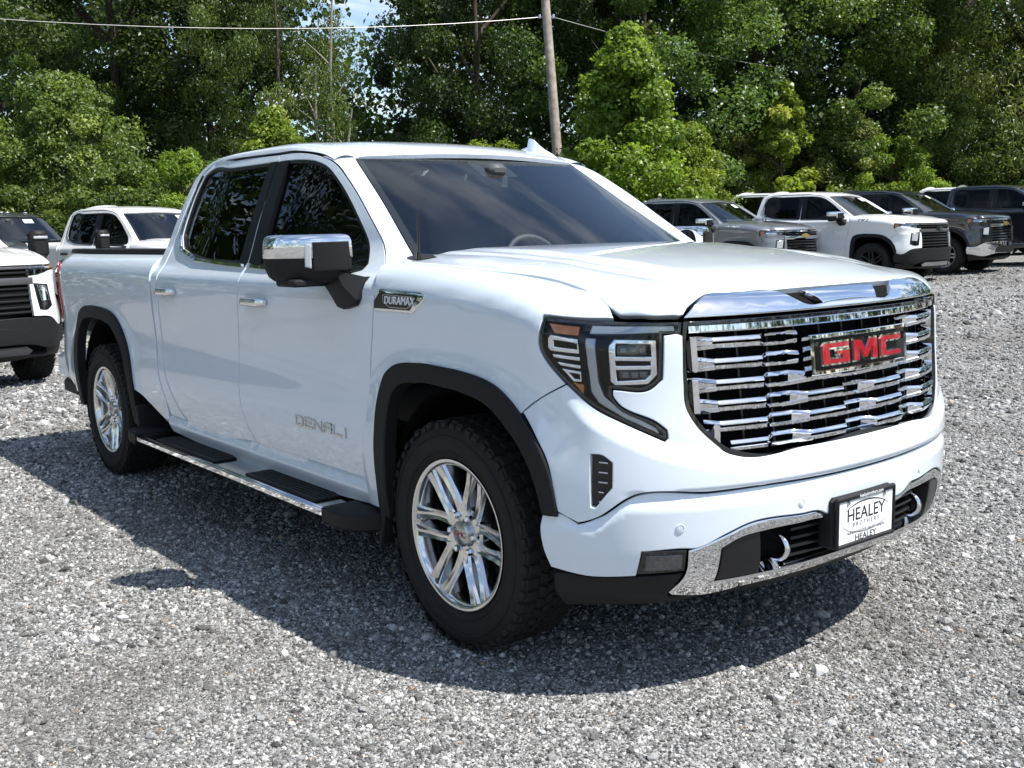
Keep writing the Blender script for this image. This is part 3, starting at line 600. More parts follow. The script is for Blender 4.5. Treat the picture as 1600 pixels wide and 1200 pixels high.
def body(t, q, kind='fender'):
    """t = distance from the nose centre line round the corner and back (sign = side, + is left), q = nominal height."""
    t = np.asarray(t, float); q = np.asarray(q, float); a = np.abs(t); sg = np.where(t < 0, -1., 1.)
    tf = np.minimum(a, T0); xs = XC-(a-tf); g = G_(tf)
    xf = XF(q); x = np.where(a <= T0, XC+(xf-XC)*g, xs)
    zt = ZT(x)
    if kind == 'bed': zt = np.full_like(zt, 1.392)
    z = q; w = WC(q) if kind == 'cab' else W_(q)-CURL(np.maximum(zt-q, -.03))*sst(.80, 1.02, a)
    if kind == 'cab':
        w = w-.045*sst(-1.45, -.55, x)*sst(1.27, 1.45, q)-.02*sst(-2.2, -2.7, x)*sst(1.27, 1.5, q)
    # tail of the bed tucks in at the rear corner
    tuck = .0
    if kind == 'bed': tuck = .05*sst(-4.45, -4.80, x)
    y = (w-tuck)*Y_(tf)+(flare(x, z)*sst(.8, 1.15, a) if kind != 'cab' else 0)
    return np.stack([x+0*z, sg*y, z+0*x], -1)
def tx(x): return T0+XC-x                            # t of a point on the side at x (x < .42)
# hood: z = H(x, y), rolled down along the leading edge
_tt = np.linspace(0, 1.3, 261); _fe = body(_tt, np.full_like(_tt, 1.203)); FY, FXX = _fe[:, 1], _fe[:, 0]
HF = PC([0, .010, .028, .058, .10, .2, .4, .7, 1.0, 1.3, 1.7], [0, .018, .044, .068, .085, .106, .137, .172, .197, .209, .212])
HEY = PC([-.6, -.46, -.35, -.218, .1, .328, .494, .595, .655, .70], [.885, .893, .905, .9065, .888, .845, .825, .832, .846, .85]); HEZ = PC([-.6, -.46, -.218, .1, .328, .494, .595, .655, .70], [1.370, 1.367, 1.360, 1.343, 1.324, 1.2905, 1.2600, 1.2230, 1.197])
_sl = np.gradient(FXX, FY+1e-9*np.arange(len(FY)))
FC = 1/np.sqrt(1+np.minimum(_sl, 0)**2)
def hd(a, x): q = np.maximum(np.interp(a, FY, FXX)-x, 0); c = np.interp(a, FY, FC); return q*(1-(1-c)*np.exp(-q/.12))
def hood0(x, y):
    a = np.abs(y); d = hd(a, x); return 1.197+HF(d)-(.009*(a/.87)**2+.012*sst(.62, .9, a))*sst(0, .25, d)
def hood(x, y):
    x = np.asarray(x, float); y = np.asarray(y, float); a = np.abs(y)
    d = hd(a, x)
    z = 1.197+HF(d)-(.009*(a/.87)**2+.012*sst(.62, .9, a))*sst(0, .25, d)
    k = .50+.10*sst(.7, -.4, x)
    z = z+.012*(1-sst(k-.06, k+.03, a))*sst(.08, .35, d)*(1-.6*sst(.9, 1.3, d))
    z = z-.006*(1-sst(.0, .05, np.abs(a-(k+.10))))*sst(.15, .4, d)
    ye = HEY(x); cor = HEZ(x)-hood0(x, ye)
    return np.stack([x+0*y, y+0*x, z+cor*sst(.55+.33*sst(.15, .5, x), 1.0, a/ye)*(1-sst(.61, .70, x))], -1)

# windshield: x as a function of y and z
XE = CS([1.25, 1.40, 1.583, 1.80, 1.86], [-.29, -.53, -.82, -1.164, -1.26])
YE = CS([1.25, 1.40, 1.583, 1.80, 1.86], [.83, .778, .706, .637, .617])
def bow(z): return .16-.07*(np.asarray(z, float)-1.4)/.4
def wscreen(y, z):
    y = np.asarray(y, float); z = np.asarray(z, float)
    return np.stack([XE(z)+bow(z)*(1-(y/YE(z))**2), y+0*z, z+0*y], -1)
# roof: z as a function of x and y
RZ = CS([-2.86, -2.78, -2.65, -2.45, -2.2, -1.9, -1.6, -1.4, -1.25, -1.12, -1.03], [1.845, 1.878, 1.905, 1.924, 1.934, 1.936, 1.923, 1.904, 1.882, 1.848, 1.812])
def roof(x, y):
    x = np.asarray(x, float); y = np.asarray(y, float); a = np.abs(y)
    z = RZ(np.clip(x+.085*(a/.64)**2*sst(-1.9, -1.1, x), -2.86, -1.03))-.022*(a/.65)**2-.02*sst(.60, .70, a)
    return np.stack([x+0*y, y+0*x, z], -1)
# ---------------------------------------------------------------- pickup part library (meshes shared between the trucks)
fen = lambda t, q: body(-np.asarray(t, float), q, 'fender')
nose = lambda t, q: body(np.asarray(t, float), q, 'fender')
cab = lambda x, q: body(-tx(np.asarray(x, float)), q, 'cab')
bed = lambda x, q: body(-tx(np.asarray(x, float)), q, 'bed')
LIB = {}
def lib(key, A, sharp=35, smooth=True):
    me = bpy.data.meshes.new(key); V = np.asarray(A[0], float)
    me.from_pydata([tuple(v) for v in V], [], [tuple(int(i) for i in f) for f in A[1]]); me.update(); me.materials.append(None)
    if smooth:
        me.polygons.foreach_set('use_smooth', [True]*len(me.polygons))
        if len(A) > 2 and A[2] is not None: me.normals_split_custom_set_from_vertices([tuple(n) for n in A[2]])
        else: me.set_sharp_from_angle(angle=math.radians(sharp))
    LIB[key] = me; return me
def lib2(key, A, sharp=35): lib(key+'_r', A, sharp); lib(key+'_l', mirY(*A), sharp)
def inst(name, key, m, parent, label=None):
    o = bpy.data.objects.new(name, LIB[key]); COL.objects.link(o); o.parent = parent
    o.material_slots[0].link = 'OBJECT'; o.material_slots[0].material = M[m] if isinstance(m, str) else m
    if label: o['label'] = label
    return o
def inst2(name, key, m, parent): 
    P = parent if isinstance(parent, tuple) else (parent, parent)
    return inst(name, key+'_r', m, P[0]), inst(name, key+'_l', m, P[1])

HL = [(1.2008, 1.2135), (1.2017, 1.1843), (1.207, 1.1068), (1.1948, 1.0867), (1.1138, 1.0051), (1.0218, .9348), (.9271, .8879), (.8106, .8355), (.8004, .845), (.8039, .8693), (.8294, .89), (.954, .9589), (.964, .9762), (.9623, .9925), (.8439, .9931), (.8061, 1.0216), (.7893, 1.1531), (.7316, 1.1507), (.7222, 1.192), (.9698, 1.2005), (1.0636, 1.2035)]
ARF_O = [(-.455, .40), (-.448, .4827), (-.44, .6426), (-.430, .7678), (-.425, .8677), (-.391, .9506), (-.345, .9846), (-.254, 1.0056), (-.127, 1.0126), (.067, 1.0075), (.201, .9956), (.285, .9724), (.367, .9295), (.43, .881), (.484, .8275), (.53, .7592), (.554, .6921), (.565, .6275), (.567, .600)]
ARF_I = [(-.389, .40), (-.385, .4875), (-.362, .6549), (-.35, .7893), (-.335, .8672), (-.298, .9161), (-.222, .9384), (-.098, .9481), (.076, .9408), (.192, .9265), (.269, .9035), (.336, .865), (.407, .8136), (.467, .7523), (.5, .6862), (.517, .617), (.519, .600)]
ARF_M = [((a[0]+b[0])/2, (a[1]+b[1])/2) for a, b in zip(ARF_O[:], [ARF_I[min(i, len(ARF_I)-1)] for i in range(len(ARF_O))])]
def lerp_arch(k, n=26):
    def rs(P):
        P = np.array(P); L = np.concatenate([[0], np.cumsum(np.linalg.norm(np.diff(P, axis=0), axis=1))]); s = np.linspace(0, L[-1], n); return np.stack([np.interp(s, L, P[:, 0]), np.interp(s, L, P[:, 1])], -1)
    return rs(ARF_O)*(1-k)+rs(ARF_I)*k
T_ = lambda P: [(tx(a), b) for a, b in P]

def build_lib():
    # --- doors
    fd = [(-1.722, 1.856), (-1.58, 1.8545), (-1.328, 1.826), (-1.1673, 1.785), (-.9984, 1.6977), (-.7316, 1.5248), (-.576, 1.4164), (-.4928, 1.3462), (-.452, 1.2703), (-.4878, 1.1197), (-.530, .9603), (-.5394, .7543), (-.551, .6948), (-.5675, .5604), (-.563, .513), (-1.5862, .513), (-1.6549, .582), (-1.705, .6633), (-1.735, .8702), (-1.700, 1.0844), (-1.6634, 1.329), (-1.715, 1.80)]
    rd = [(-1.722, 1.856), (-1.715, 1.80), (-1.6634, 1.329), (-1.700, 1.0844), (-1.735, .8702), (-1.705, .6633), (-1.6549, .582), (-1.5862, .513), (-2.43, .513), (-2.50, .55), (-2.61, .655), (-2.69, .76), (-2.72, .88), (-2.722, .98), (-2.705, 1.30), (-2.705, 1.45), (-2.69, 1.70), (-2.655, 1.80), (-2.58, 1.845), (-2.20, 1.862)]
    wf = [(-1.640, 1.344), (-1.47, 1.338), (-.6956, 1.322), (-.640, 1.333), (-.628, 1.355), (-.6988, 1.4316), (-.844, 1.5461), (-1.0943, 1.7107), (-1.1991, 1.7635), (-1.3233, 1.7972), (-1.4926, 1.8155), (-1.690, 1.8206), (-1.676, 1.62)]
    wr = [(-1.700, 1.8206), (-2.2356, 1.8226), (-2.56, 1.8235), (-2.605, 1.805), (-2.625, 1.7588), (-2.6386, 1.5764), (-2.6263, 1.4811), (-2.5507, 1.4236), (-2.2843, 1.3687), (-1.90, 1.349), (-1.680, 1.3425), (-1.694, 1.62)]
    lib2('front_door', panel(cab, fd, [wf], gap=.0040, depth=.03)); lib2('rear_door', panel(cab, rd, [wr], gap=.0040, depth=.03))
    for nm, wl in (('front', wf), ('rear', wr)):
        wl_ = smooth_poly(ccw(wl), .03); lib2(nm+'_window_frame', panel(cab, off_poly(wl_, -.003), [off_poly(wl_, .013)], off=-.005, depth=.02, bev=.002, sm=False))
        g = off_poly(smooth_poly(ccw(wl), .03), .010); lib2(nm+'_glass', panel(cab, g, off=-.016, depth=.004, bev=.001, res=.05, sm=False))
    # bright strip along the lower edge of the side glass
    def strip(P, w_, h_, fn, o=.007):
        P = np.array(P); rows = []
        for a in ((0, 0), (0, 1), (1, 1), (1, 0)):
            q = P.copy(); T = np.gradient(P, axis=0); T /= np.linalg.norm(T, axis=1)[:, None]; nn = np.stack([-T[:, 1], T[:, 0]], -1); q = q+nn*(a[0]-.5)*w_
            p = fn(q[:, 0], q[:, 1]); p[:, 1] -= o+a[1]*h_-.004; rows.append(p)
        return grid(np.array(rows+[rows[0]]))
    lib2('front_strip', strip([(-1.645, 1.338), (-1.47, 1.332), (-1.1, 1.3265), (-.70, 1.316)], .014, .008, cab))
    lib2('rear_strip', strip([(-2.615, 1.80), (-2.634, 1.7588), (-2.648, 1.5764), (-2.636, 1.4811), (-2.556, 1.4176), (-2.2843, 1.3627), (-1.90, 1.343), (-1.678, 1.337)], .014, .008, cab))
    dp = [(-1.655, 1.36), (-1.672, 1.36), (-1.712, 1.815), (-1.705, 1.815)]
    lib2('pillar_front', panel(cab, [(-1.6595, 1.348), (-1.535, 1.344), (-1.600, 1.8185), (-1.7115, 1.8185)], off=.0015, depth=.02, bev=.001)); lib2('pillar_rear', panel(cab, [(-1.6685, 1.348), (-1.765, 1.351), (-1.79, 1.8205), (-1.7205, 1.8205)], off=.0015, depth=.02, bev=.001))
    lib2('door_bar', strip([(-1.538, 1.35), (-1.572, 1.6), (-1.603, 1.812)], .016, .006, cab))
    # --- rocker, inner shell behind the gaps
    lib2('rocker', panel(cab, [(-2.655, .520), (-2.40, .520), (-1.5, .520), (-.57, .520), (-.50, .515), (-.46, .42), (-.60, .41), (-2.5, .41), (-2.66, .42), (-2.70, .50)], off=lambda u, v: .004+.010*sst(.41, .46, v)-.030*sst(.475, .515, v), gap=.002, depth=.04))
    lib2('inner_side', panel(cab, [(-2.77, .46), (-2.77, 1.83), (-2.5, 1.845), (-1.2, 1.77), (-.58, 1.40), (-.43, 1.30), (-.43, .46)], [off_poly(ccw(wf), .03), off_poly(ccw(wr), .03)], off=-.034, depth=.002, res=.06))
    # --- front fender
    arch = lerp_arch(.5); ai = [tuple(p) for p in arch]
    seam_i = max(i for i, p in enumerate(ai) if p[0] < .40)
    fo = T_([(-.50, 1.352), (-.452, 1.2703), (-.4878, 1.1197), (-.530, .9603), (-.5394, .7543), (-.551, .6948), (-.5675, .5604), (-.563, .513), (-.555, .42), (-.425, .42)])+T_([p for p in ai[1:seam_i+1] if p[1] > .43])
    fo += [(1.2861, .906), (1.2142, .9565), (1.1138, 1.0051)]+HL[4::-1][1:]+[(1.0636, 1.2055), (.976, 1.2045), (1.020, 1.239), (1.0657, 1.2600), (1.1205, 1.2770), (1.1851, 1.2895), (1.3687, 1.3230), (1.597, 1.343), (1.9154, 1.3598), (2.10, 1.3665), (2.17, 1.366)]
    lib2('front_fender', panel(fen, fo, gap=.0028, depth=.03, res=.024))
    # --- wheel-arch mouldings
    def flare_band(fn, dx, dz, conv, flip=False):
        o, i = lerp_arch(-.02), lerp_arch(1.0)
        P = [(a+dx, b*dz) for a, b in o]+[(a+dx, b*dz) for a, b in i[::-1]]
        return panel(fn, conv(P), off=lambda u, v: .016+0*u, depth=.05, bev=.005, res=.025)
    lib2('arch_front', flare_band(fen, 0, 1, T_))
    # rear arch: wider and taller
    def rear_arch(k):
        A = lerp_arch(k); A = A.copy(); A[:, 0] = (A[:, 0]-.06)*1.03-3.675; A[:, 1] = np.where(A[:, 1] > .5, .5+(A[:, 1]-.5)*1.10, A[:, 1]); A[-1] = A[-1]; return A
    ro, ri, rm = rear_arch(-.02), rear_arch(1.), rear_arch(.5)
    ro = np.concatenate([ro, [[ro[-1, 0]+.004, .40]]]); ri = np.concatenate([ri, [[ri[-1, 0]+.004, .40]]]); rm = np.concatenate([rm, [[rm[-1, 0]+.004, .44]]])
    # mirror so that the steep side faces the tail
    lib2('arch_rear', panel(bed, [tuple(p) for p in ro]+[tuple(p) for p in ri[::-1]], off=.016, depth=.05, bev=.005, res=.03))
    # --- bed side
    bo = [(-2.80, 1.386), (-2.80, .80), (-2.72, .62), (-2.62, .46), (-2.62, .44), (-3.03, .44)]
    rmF = [tuple(p) for p in rm[::-1] if p[1] > .45]
    bo = [(-2.815, 1.386), (-2.82, .90), (-2.79, .74), (-2.70, .56), (-2.70, .45)]+rmF+[(-4.27, .47), (-4.52, .55), (-4.60, .60), (-4.66, .70), (-4.665, .925), (-4.60, .965), (-4.58, 1.2), (-4.60, 1.325), (-4.68, 1.345), (-4.69, 1.386)]
    lib2('bed_side', panel(bed, bo, gap=.003, depth=.04, res=.03))
    # cab corner behind the rear door
    lib2('cab_corner', panel(cab, [(-2.697, .757), (-2.729, .88), (-2.731, .98), (-2.716, 1.30), (-2.716, 1.45), (-2.70, 1.70), (-2.666, 1.80), (-2.59, 1.852), (-2.66, 1.852), (-2.72, 1.80), (-2.765, 1.66), (-2.795, 1.42), (-2.80, 1.2), (-2.80, .9), (-2.775, .74), (-2.70, .60), (-2.655, .515), (-2.452, .511), (-2.508, .545), (-2.617, .65)], depth=.05, res=.025))
    # --- roof, rails and windscreen pillars
    zs = np.linspace(1.345, 1.815, 22); dgx = PC([1.3462, 1.4164, 1.5248, 1.6977, 1.785, 1.826], [-.4928, -.576, -.7316, -.9984, -1.1673, -1.328])
    rows = []
    for k in np.linspace(0, 1, 9):
        pts = []
        for z in zs:
            e = np.array([XE(z)-.004, -YE(z)-.004, z]); d = cab(dgx(z)+.007, z)
            q = e*(1-k)+d*k; bul = math.sin(k*math.pi)*.022; q = q+np.array([bul*.55, -bul*.75, 0]); pts.append(q)
        rows.append(pts)
    V, F = grid(np.array(rows), flip=True)
    e2 = [np.array(r)+np.array([-.03, .0, -.01]) for r in (rows[0],)]; V2, F2 = grid(np.array([e2[0], rows[0]]), flip=True)
    d2 = [p+np.array([-.0, .035, 0]) for p in rows[-1]]; V3, F3 = grid(np.array([rows[-1], d2]), flip=True)
    lib2('pillar', cat_((V, F), (V2, F2), (V3, F3)), 50)
    # roof rail above the doors
    P1 = [(-1.172, .638), (-1.3, .655), (-1.5, .66), (-1.8, .662), (-2.2, .662), (-2.5, .66), (-2.68, .65), (-2.765, .63)]
    dr = [(-1.1673, 1.786), (-1.328, 1.827), (-1.58, 1.8555), (-1.722, 1.857), (-2.2, 1.863), (-2.5, 1.854), (-2.66, 1.80), (-2.765, 1.66)]
    xs = np.linspace(0, 1, 40); pr_ = np.linspace(0, 1, len(P1)); R0 = np.array([[np.interp(s, pr_, [p[i] for p in P1]) for i in range(2)] for s in xs]); D0 = np.array([[CS(pr_, [p[i] for p in dr])(s) for i in range(2)] for s in xs])
    rows = []
    for k in np.linspace(0, 1, 10):
        a = roof(R0[:, 0], -R0[:, 1]); d = cab(D0[:, 0], D0[:, 1]+.007); q = a*(1-k)+d*k; bul = np.sin(k*np.pi)*.014; q[:, 1] -= bul*.6; q[:, 2] += bul*.8; rows.append(q)
    d2 = rows[-1]+np.array([0, .035, -.004]); rows.append(d2)
    lib2('roof_rail', grid(np.array(rows), flip=False), 50)
    fr = [(XE(1.812)+.02+bow(1.81)*(1-(y/.645)**2), y) for y in np.linspace(-.645, .645, 21)]
    rf = [(x, -y) for x, y in P1[::-1]]; ro_ = [(-2.765, -.63)]+[(-2.80+.02*(y/.6)**2, y) for y in np.linspace(-.55, .55, 9)]+[(-2.765, .63)]
    out = fr+[(x, y) for x, y in P1[1:]]+[(-2.80+.03*(y/.6)**2, y) for y in np.linspace(.55, -.55, 9)]+[(x, -y) for x, y in P1[::-1][:-1]]
    lib('roof', panel(roof, out, depth=.02, res=.045, cen=np.array([-2, 0, 0.])))
    yv = np.linspace(-1, 1, 33); zv = np.linspace(1.27, 1.812, 22)
    Pw = np.array([[wscreen(np.array(YE(z)*y*.998), z)+np.array([-.004, 0, 0]) for y in yv] for z in zv]); lib('windscreen', grid(Pw, flip=False), 60)
    # black frit band round the screen
    def fr_(y0, y1, z0, z1, n=24):
        Q = np.array([[wscreen(np.array(YE(z)*y), z)+np.array([-.0075, 0, .0]) for y in np.linspace(y0, y1, n)] for z in np.linspace(z0, z1, n)]); return grid(Q)
    lib('screen_border', cat_(fr_(-.995, -.955, 1.27, 1.808), fr_(.955, .995, 1.27, 1.808), fr_(-.955, .955, 1.793, 1.808), fr_(-.955, .955, 1.27, 1.372), fr_(-.16, .16, 1.72, 1.793, 10)), 60)
    # rear wall of the cab with its window
    def rw(y, z): y = np.asarray(y, float); z = np.asarray(z, float); return np.stack([-2.79+.02*(y/.7)**2+.20*sst(1.42, 1.9, z)**1.3*.35+0*z, y+0*z, z+0*y], -1)
    rwh = [(-.56, 1.44), (.56, 1.44), (.50, 1.76), (-.50, 1.76)]
    lib('cab_back', panel(rw, [(-.93, .5), (.93, .5), (.93, 1.30), (.88, 1.42), (.67, 1.83), (.6, 1.86), (-.6, 1.86), (-.67, 1.83), (-.88, 1.42), (-.93, 1.30)], [rwh], depth=.02, res=.08)); lib('rear_window', panel(rw, [(-.58, 1.42), (.58, 1.42), (.52, 1.78), (-.52, 1.78)], off=-.01, depth=.004, res=.08))
    # --- hood and cowl
    rear_e = lambda y: -.335-.165*(y/.8)**2
    side = [(-.46, .893), (-.35, .905), (-.218, .9065), (.1, .888), (.328, .845), (.494, .825), (.595, .832), (.655, .846)]
    tfr = np.linspace(.985, .716, 10); ef = [(float(body(t, 1.203)[0])-.005, float(body(t, 1.203)[1])-.003) for t in tfr]
    noseL = [(.8035, .676), (.8015, .650), (.797, .618), (.791, .583), (.811, .50), (.842, .345), (.8555, .17), (.860, 0)]
    half = [(rear_e(0), 0)]+[(rear_e(y), y) for y in (.2, .4, .6, .75)]+side+ef[1:]+noseL
    full = half+[(a, -b) for a, b in half[::-1] if b > 1e-6]
    HU = np.array([-2, 0, -3.])
    lib('hood', panel(hood, full, gap=.003, depth=.03, bev=.004, res=.026, cen=HU))
    efc = [(float(body(t, 1.203)[0])-.004, float(body(t, 1.203)[1])) for t in np.linspace(.985, 0, 30)]
    hc = [(rear_e(0), 0)]+[(rear_e(y), y) for y in (.2, .4, .6, .75)]+side+efc[1:]; lib('hood_chev', panel(hood, hc+[(a, -b) for a, b in hc[::-1] if b > 1e-6], gap=.003, depth=.03, bev=.004, res=.035, cen=HU))
    lib2('cowl_corner', panel(lambda x, y: hood(x, -np.asarray(y)), [(-.325, .80), (-.345, .865), (-.43, .855), (-.53, .80), (-.56, .765), (-.47, .745)], off=.004, depth=.03, bev=.004, res=.03, cen=HU))
    cw = lambda x, y: np.stack([np.asarray(x, float)+0*np.asarray(y), np.asarray(y)+0*np.asarray(x), 1.372-.02*(np.asarray(y)/.8)**2+.10*(-.36-.165*(np.asarray(y)/.8)**2-np.asarray(x))*-.4], -1)
    lib('cowl', panel(cw, [(rear_e(y)+.03, y) for y in np.linspace(-.87, .87, 15)]+[(rear_e(y)-.16, y) for y in np.linspace(.87, -.87, 15)], depth=.02, res=.05, cen=HU))
    # --- chrome shield on the nose, with the intake slot
    lip = [(float(body(t, 1.203)[0])-.003, float(body(t, 1.203)[1])) for t in np.linspace(.716, 0, 22)]
    top = [(.855, .34), (.833, .350), (.806, .50), (.787, .583), (.806, .622), (.828, .656)]
    hs = [(.890, 0), (.888, .12), (.880, .25)]+top+lip
    hs = [(.914, 0), (.9125, .10), (.903, .245), (.8465, .337), (.8165, .50), (.7955, .583), (.801, .618), (.806, .650), (.8085, .676)]+lip[:-1]
    fulls = hs[::-1]+[(a, -b) for a, b in hs if b > 1e-6]
    fulls = [(lip[-1][0], 0.)]+hs[::-1][:-1]+[hs[0]]+[(a, -b) for a, b in hs[1:]]
    lib('nose_trim', panel(hood, fulls, off=.0015, depth=.02, bev=.003, res=.02, cen=HU))
    sl = [(.850, 0), (.846, .17), (.834, .345), (.905, .255), (.914, .10), (.916, 0)]
    lib('nose_slot', panel(hood, sl+[(a, -b) for a, b in sl[1:-1][::-1]], off=-.022, depth=.002, bev=.001, res=.02, cen=HU))
    tg = [(.866, -.20), (.866, .20), (.914, .15), (.914, -.15)]
    lib('nose_tongue', panel(hood, tg, off=lambda u, v: -.004+.006*sst(.862, .915, u), depth=.02, bev=.002, res=.02, cen=HU))
    # --- fascia, bumper, valance
    zl = ([0, .59, .65, .81, .93, 1.02, 1.11, 1.3], [.772, .772, .80, .825, .875, .92, .99, 1.1])
    ZLS = PC([0, .45, .62, .72, .82, .93, 1.02, 1.11, 1.3], [.777, .777, .792, .812, .838, .882, .928, .99, 1.12])
    def foff(u, v):
        a = np.abs(u); L = ZLS(a); return .020*sst(-.008, .062, L-v)*(1-sst(1.0, 1.2, a))-.010*sst(.69, .674, v)*(1-sst(.86, .95, a))
    fh = [(0, .7776), (.3, .7778), (.575, .7779), (.607, .7882), (.6571, .826), (.7086, .8777), (.7393, .9374), (.7395, 1.005), (.7285, 1.1487), (.7316, 1.1507)]+HL[16:3:-1]+[(1.2142, .9565), (1.2861, .906)]
    fh += [(1.262, .885), (1.213, .8275), (1.167, .7592), (1.147, .6921), (1.134, .6275), (1.1309, .6144), (1.0705, .5862), (1.0461, .5937), (1.0135, .6077), (.9148, .673), (.6686, .6745), (.5045, .6765), (.2268, .6735), (0, .6727)]
    vent = [(1.0328, .8003), (.9969, .798), (.9663, .776), (.9655, .7019), (1.0178, .6358), (1.0309, .6391)]
    up = fh[:fh.index((0, .6727))+1]; loop = up+[(-a, b) for a, b in up[::-1] if a > 1e-6]
    lib('fascia', panel(nose, loop, [vent, [(-a, b) for a, b in vent]], off=foff, gap=.0015, depth=.03, bev=.003, res=.0095))
    def vsl():
        A = [panel(fen, vent, off=-.03, depth=.001, bev=.0005, res=.02)]; return A[0]
    lib2('vent_back', panel(fen, off_poly(ccw(vent), -.004), off=-.004, depth=.002, bev=.001, res=.02))
    for i in range(5):
        z = .775-.030*i; t0, t1 = (.973 if z > .70 else .985), 1.012; lib2('vent_fin%d' % i, panel(fen, [(t0+.008, z), (t1-.004, z+.002), (t1-.004, z-.002), (t0+.008, z-.004)], off=.010, depth=.014, bev=.001, res=.02, sm=False))
    lb = [(0, .6690), (.2268, .6698), (.5045, .6728), (.6686, .6708), (.9120, .6690), (1.0115, .6040), (1.0455, .5900), (1.0705, .5825), (1.128, .609), (1.178, .612), (1.186, .59), (1.186, .48), (1.1689, .4289), (1.058, .4147), (.9098, .4221), (.890, .503), (.749, .506), (.7409, .505), (.6244, .541), (.5627, .5617), (.3354, .5657), (.26, .562), (.23, .548), (0, .548)]
    def loff(u, v):
        a = np.abs(u); return (.022-.016*sst(.628, .672, v+.075*sst(.9, 1.04, a))-.005*sst(.50, .42, v))*(1-.55*sst(1.03, 1.16, a))
    lib('lower_bumper', panel(nose, mir_out(lb), off=loff, gap=.0015, depth=.04, bev=.004, res=.015))
    ct = [(0, .545), (.225, .545), (.258, .559), (.3354, .5627), (.5627, .5587), (.6244, .538), (.7409, .502), (.749, .50), (.757, .429), (.8005, .3558), (.79, .345), (.6877, .3334), (.5438, .3464), (.2941, .3597), (0, .3723)]
    ch = [(0, .520), (.20, .522), (.245, .534), (.3562, .5375), (.4792, .5352), (.5819, .5218), (.6418, .4965), (.6582, .3864), (.4843, .3928), (.3353, .3978), (.1, .404), (0, .404)]
    coff = lambda u, v: .022-.012*sst(.42, .34, v)+.006*np.sin((v-.33)*60)*0
    lib('bumper_trim', panel(nose, mir_out(ct), [mir_out(ch)], off=coff, gap=.001, depth=.045, bev=.006, res=.022))
    lib('bumper_recess', panel(nose, mir_out([(0, .56), (.66, .55), (.70, .37), (0, .36)]), off=-.045, depth=.002, res=.05))
    lib2('bumper_cover', panel(fen, [(.648, .389), (.632, .4935), (.58, .516), (.50, .527), (.492, .395)], off=.012, depth=.05, bev=.003, res=.03))
    for i in range(4):
        z = .425+.03*i; lib('lower_slat%d' % i, panel(nose, [(-.36, z), (.36, z), (.36, z-.009), (-.36, z-.009)], off=-.005, depth=.03, bev=.002, res=.04, sm=False))
    va = [(0, .366), (.2941, .355), (.5438, .342), (.6877, .329), (.80, .340), (.8065, .3558), (.762, .425), (.9098, .418), (1.058, .4107), (1.145, .4160), (1.160, .405), (1.1640, .3501), (1.1348, .2923), (.9718, .30), (.8022, .305), (.5, .27), (0, .265)]
    lib('valance', panel(nose, mir_out(va), off=lambda u, v: (.015-.03*sst(.36, .27, v)-.02*(1-sst(.6, .8, np.abs(u))))*(1-.5*sst(1.03, 1.16, np.abs(u))), depth=.03, bev=.004, res=.03))
    fg = [(.887, .500), (.752, .500), (.760, .432), (.9078, .4255)]
    lib2('fog_housing', panel(fen, fg, off=.012, depth=.03, bev=.004, res=.03)); lib2('fog_lamp', panel(fen, [(.878, .488), (.768, .488), (.772, .442), (.882, .440)], off=.0165, depth=.01, bev=.002, res=.03))
    # --- headlamp
    HLi = off_poly(smooth_poly(ccw(HL), .02), .004)
    lib2('lamp_bowl', panel(fen, off_poly(HLi, -.006), off=-.045, depth=.001, bev=.0005, res=.03, sm=False))
    lib2('lamp_rim', panel(fen, HLi, [off_poly(HLi, .009)], off=-.002, depth=.045, bev=.002, res=.03, sm=False))
    lib2('lamp_lens', panel(fen, off_poly(HLi, .006), off=-.001, depth=.001, bev=.0005, res=.03, sm=False))
    I = lambda pts: [inv_hl(a, b) for a, b in pts]
    def inv_hl(a, b):                                # bilinear map of lamp detail (drawn in the lamp's own frame) to the skin
        return (1.2233-.0005021*a*1.0, 0) if False else (a, b)
    lib2('amber_top', panel(fen, [(1.178, 1.193), (1.068, 1.186), (1.066, 1.158), (1.150, 1.163)], off=-.012, depth=.02, bev=.002, res=.02, sm=False))
    lib2('amber_low', panel(fen, [(1.094, 1.010), (1.058, 1.004), (1.060, .976)], off=-.012, depth=.02, bev=.002, res=.02, sm=False))
    def ring(o, i, off=-.012, d=.025): return panel(fen, o, [i], off=off, depth=d, bev=.003, res=.015, sm=False)
    lib2('reflector_a', ring([(1.180, 1.143), (1.168, 1.156), (1.066, 1.147), (1.064, 1.098), (1.172, 1.103), (1.182, 1.114)], [(1.156, 1.138), (1.068, 1.131), (1.068, 1.112), (1.158, 1.118)]))
    lib2('reflector_b', panel(fen, [(1.170, 1.096), (1.064, 1.088), (1.064, 1.076), (1.160, 1.083)], off=-.012, depth=.02, bev=.003, res=.02, sm=False))
    lib2('reflector_c', panel(fen, [(1.150, 1.072), (1.064, 1.063), (1.064, 1.052), (1.138, 1.060)], off=-.012, depth=.02, bev=.003, res=.02, sm=False))
    lib2('reflector_d', ring([(1.134, 1.052), (1.064, 1.044), (1.064, 1.012), (1.092, 1.012)], [(1.108, 1.040), (1.068, 1.035), (1.068, 1.022), (1.088, 1.021)]))
    # C-shaped running light
    lib2('guide_top', panel(fen, [(1.030, 1.188), (.752, 1.180), (.750, 1.160), (1.030, 1.162)], off=-.006, depth=.02, bev=.003, res=.025, sm=False))
    lib2('guide_side', panel(fen, [(1.040, 1.150), (1.008, 1.148), (1.006, 1.015), (.992, .972), (.96, .945), (.835, .876), (.826, .858), (.93, .905), (1.01, .952), (1.032, .985)], off=-.006, depth=.02, bev=.004, res=.02, sm=False))
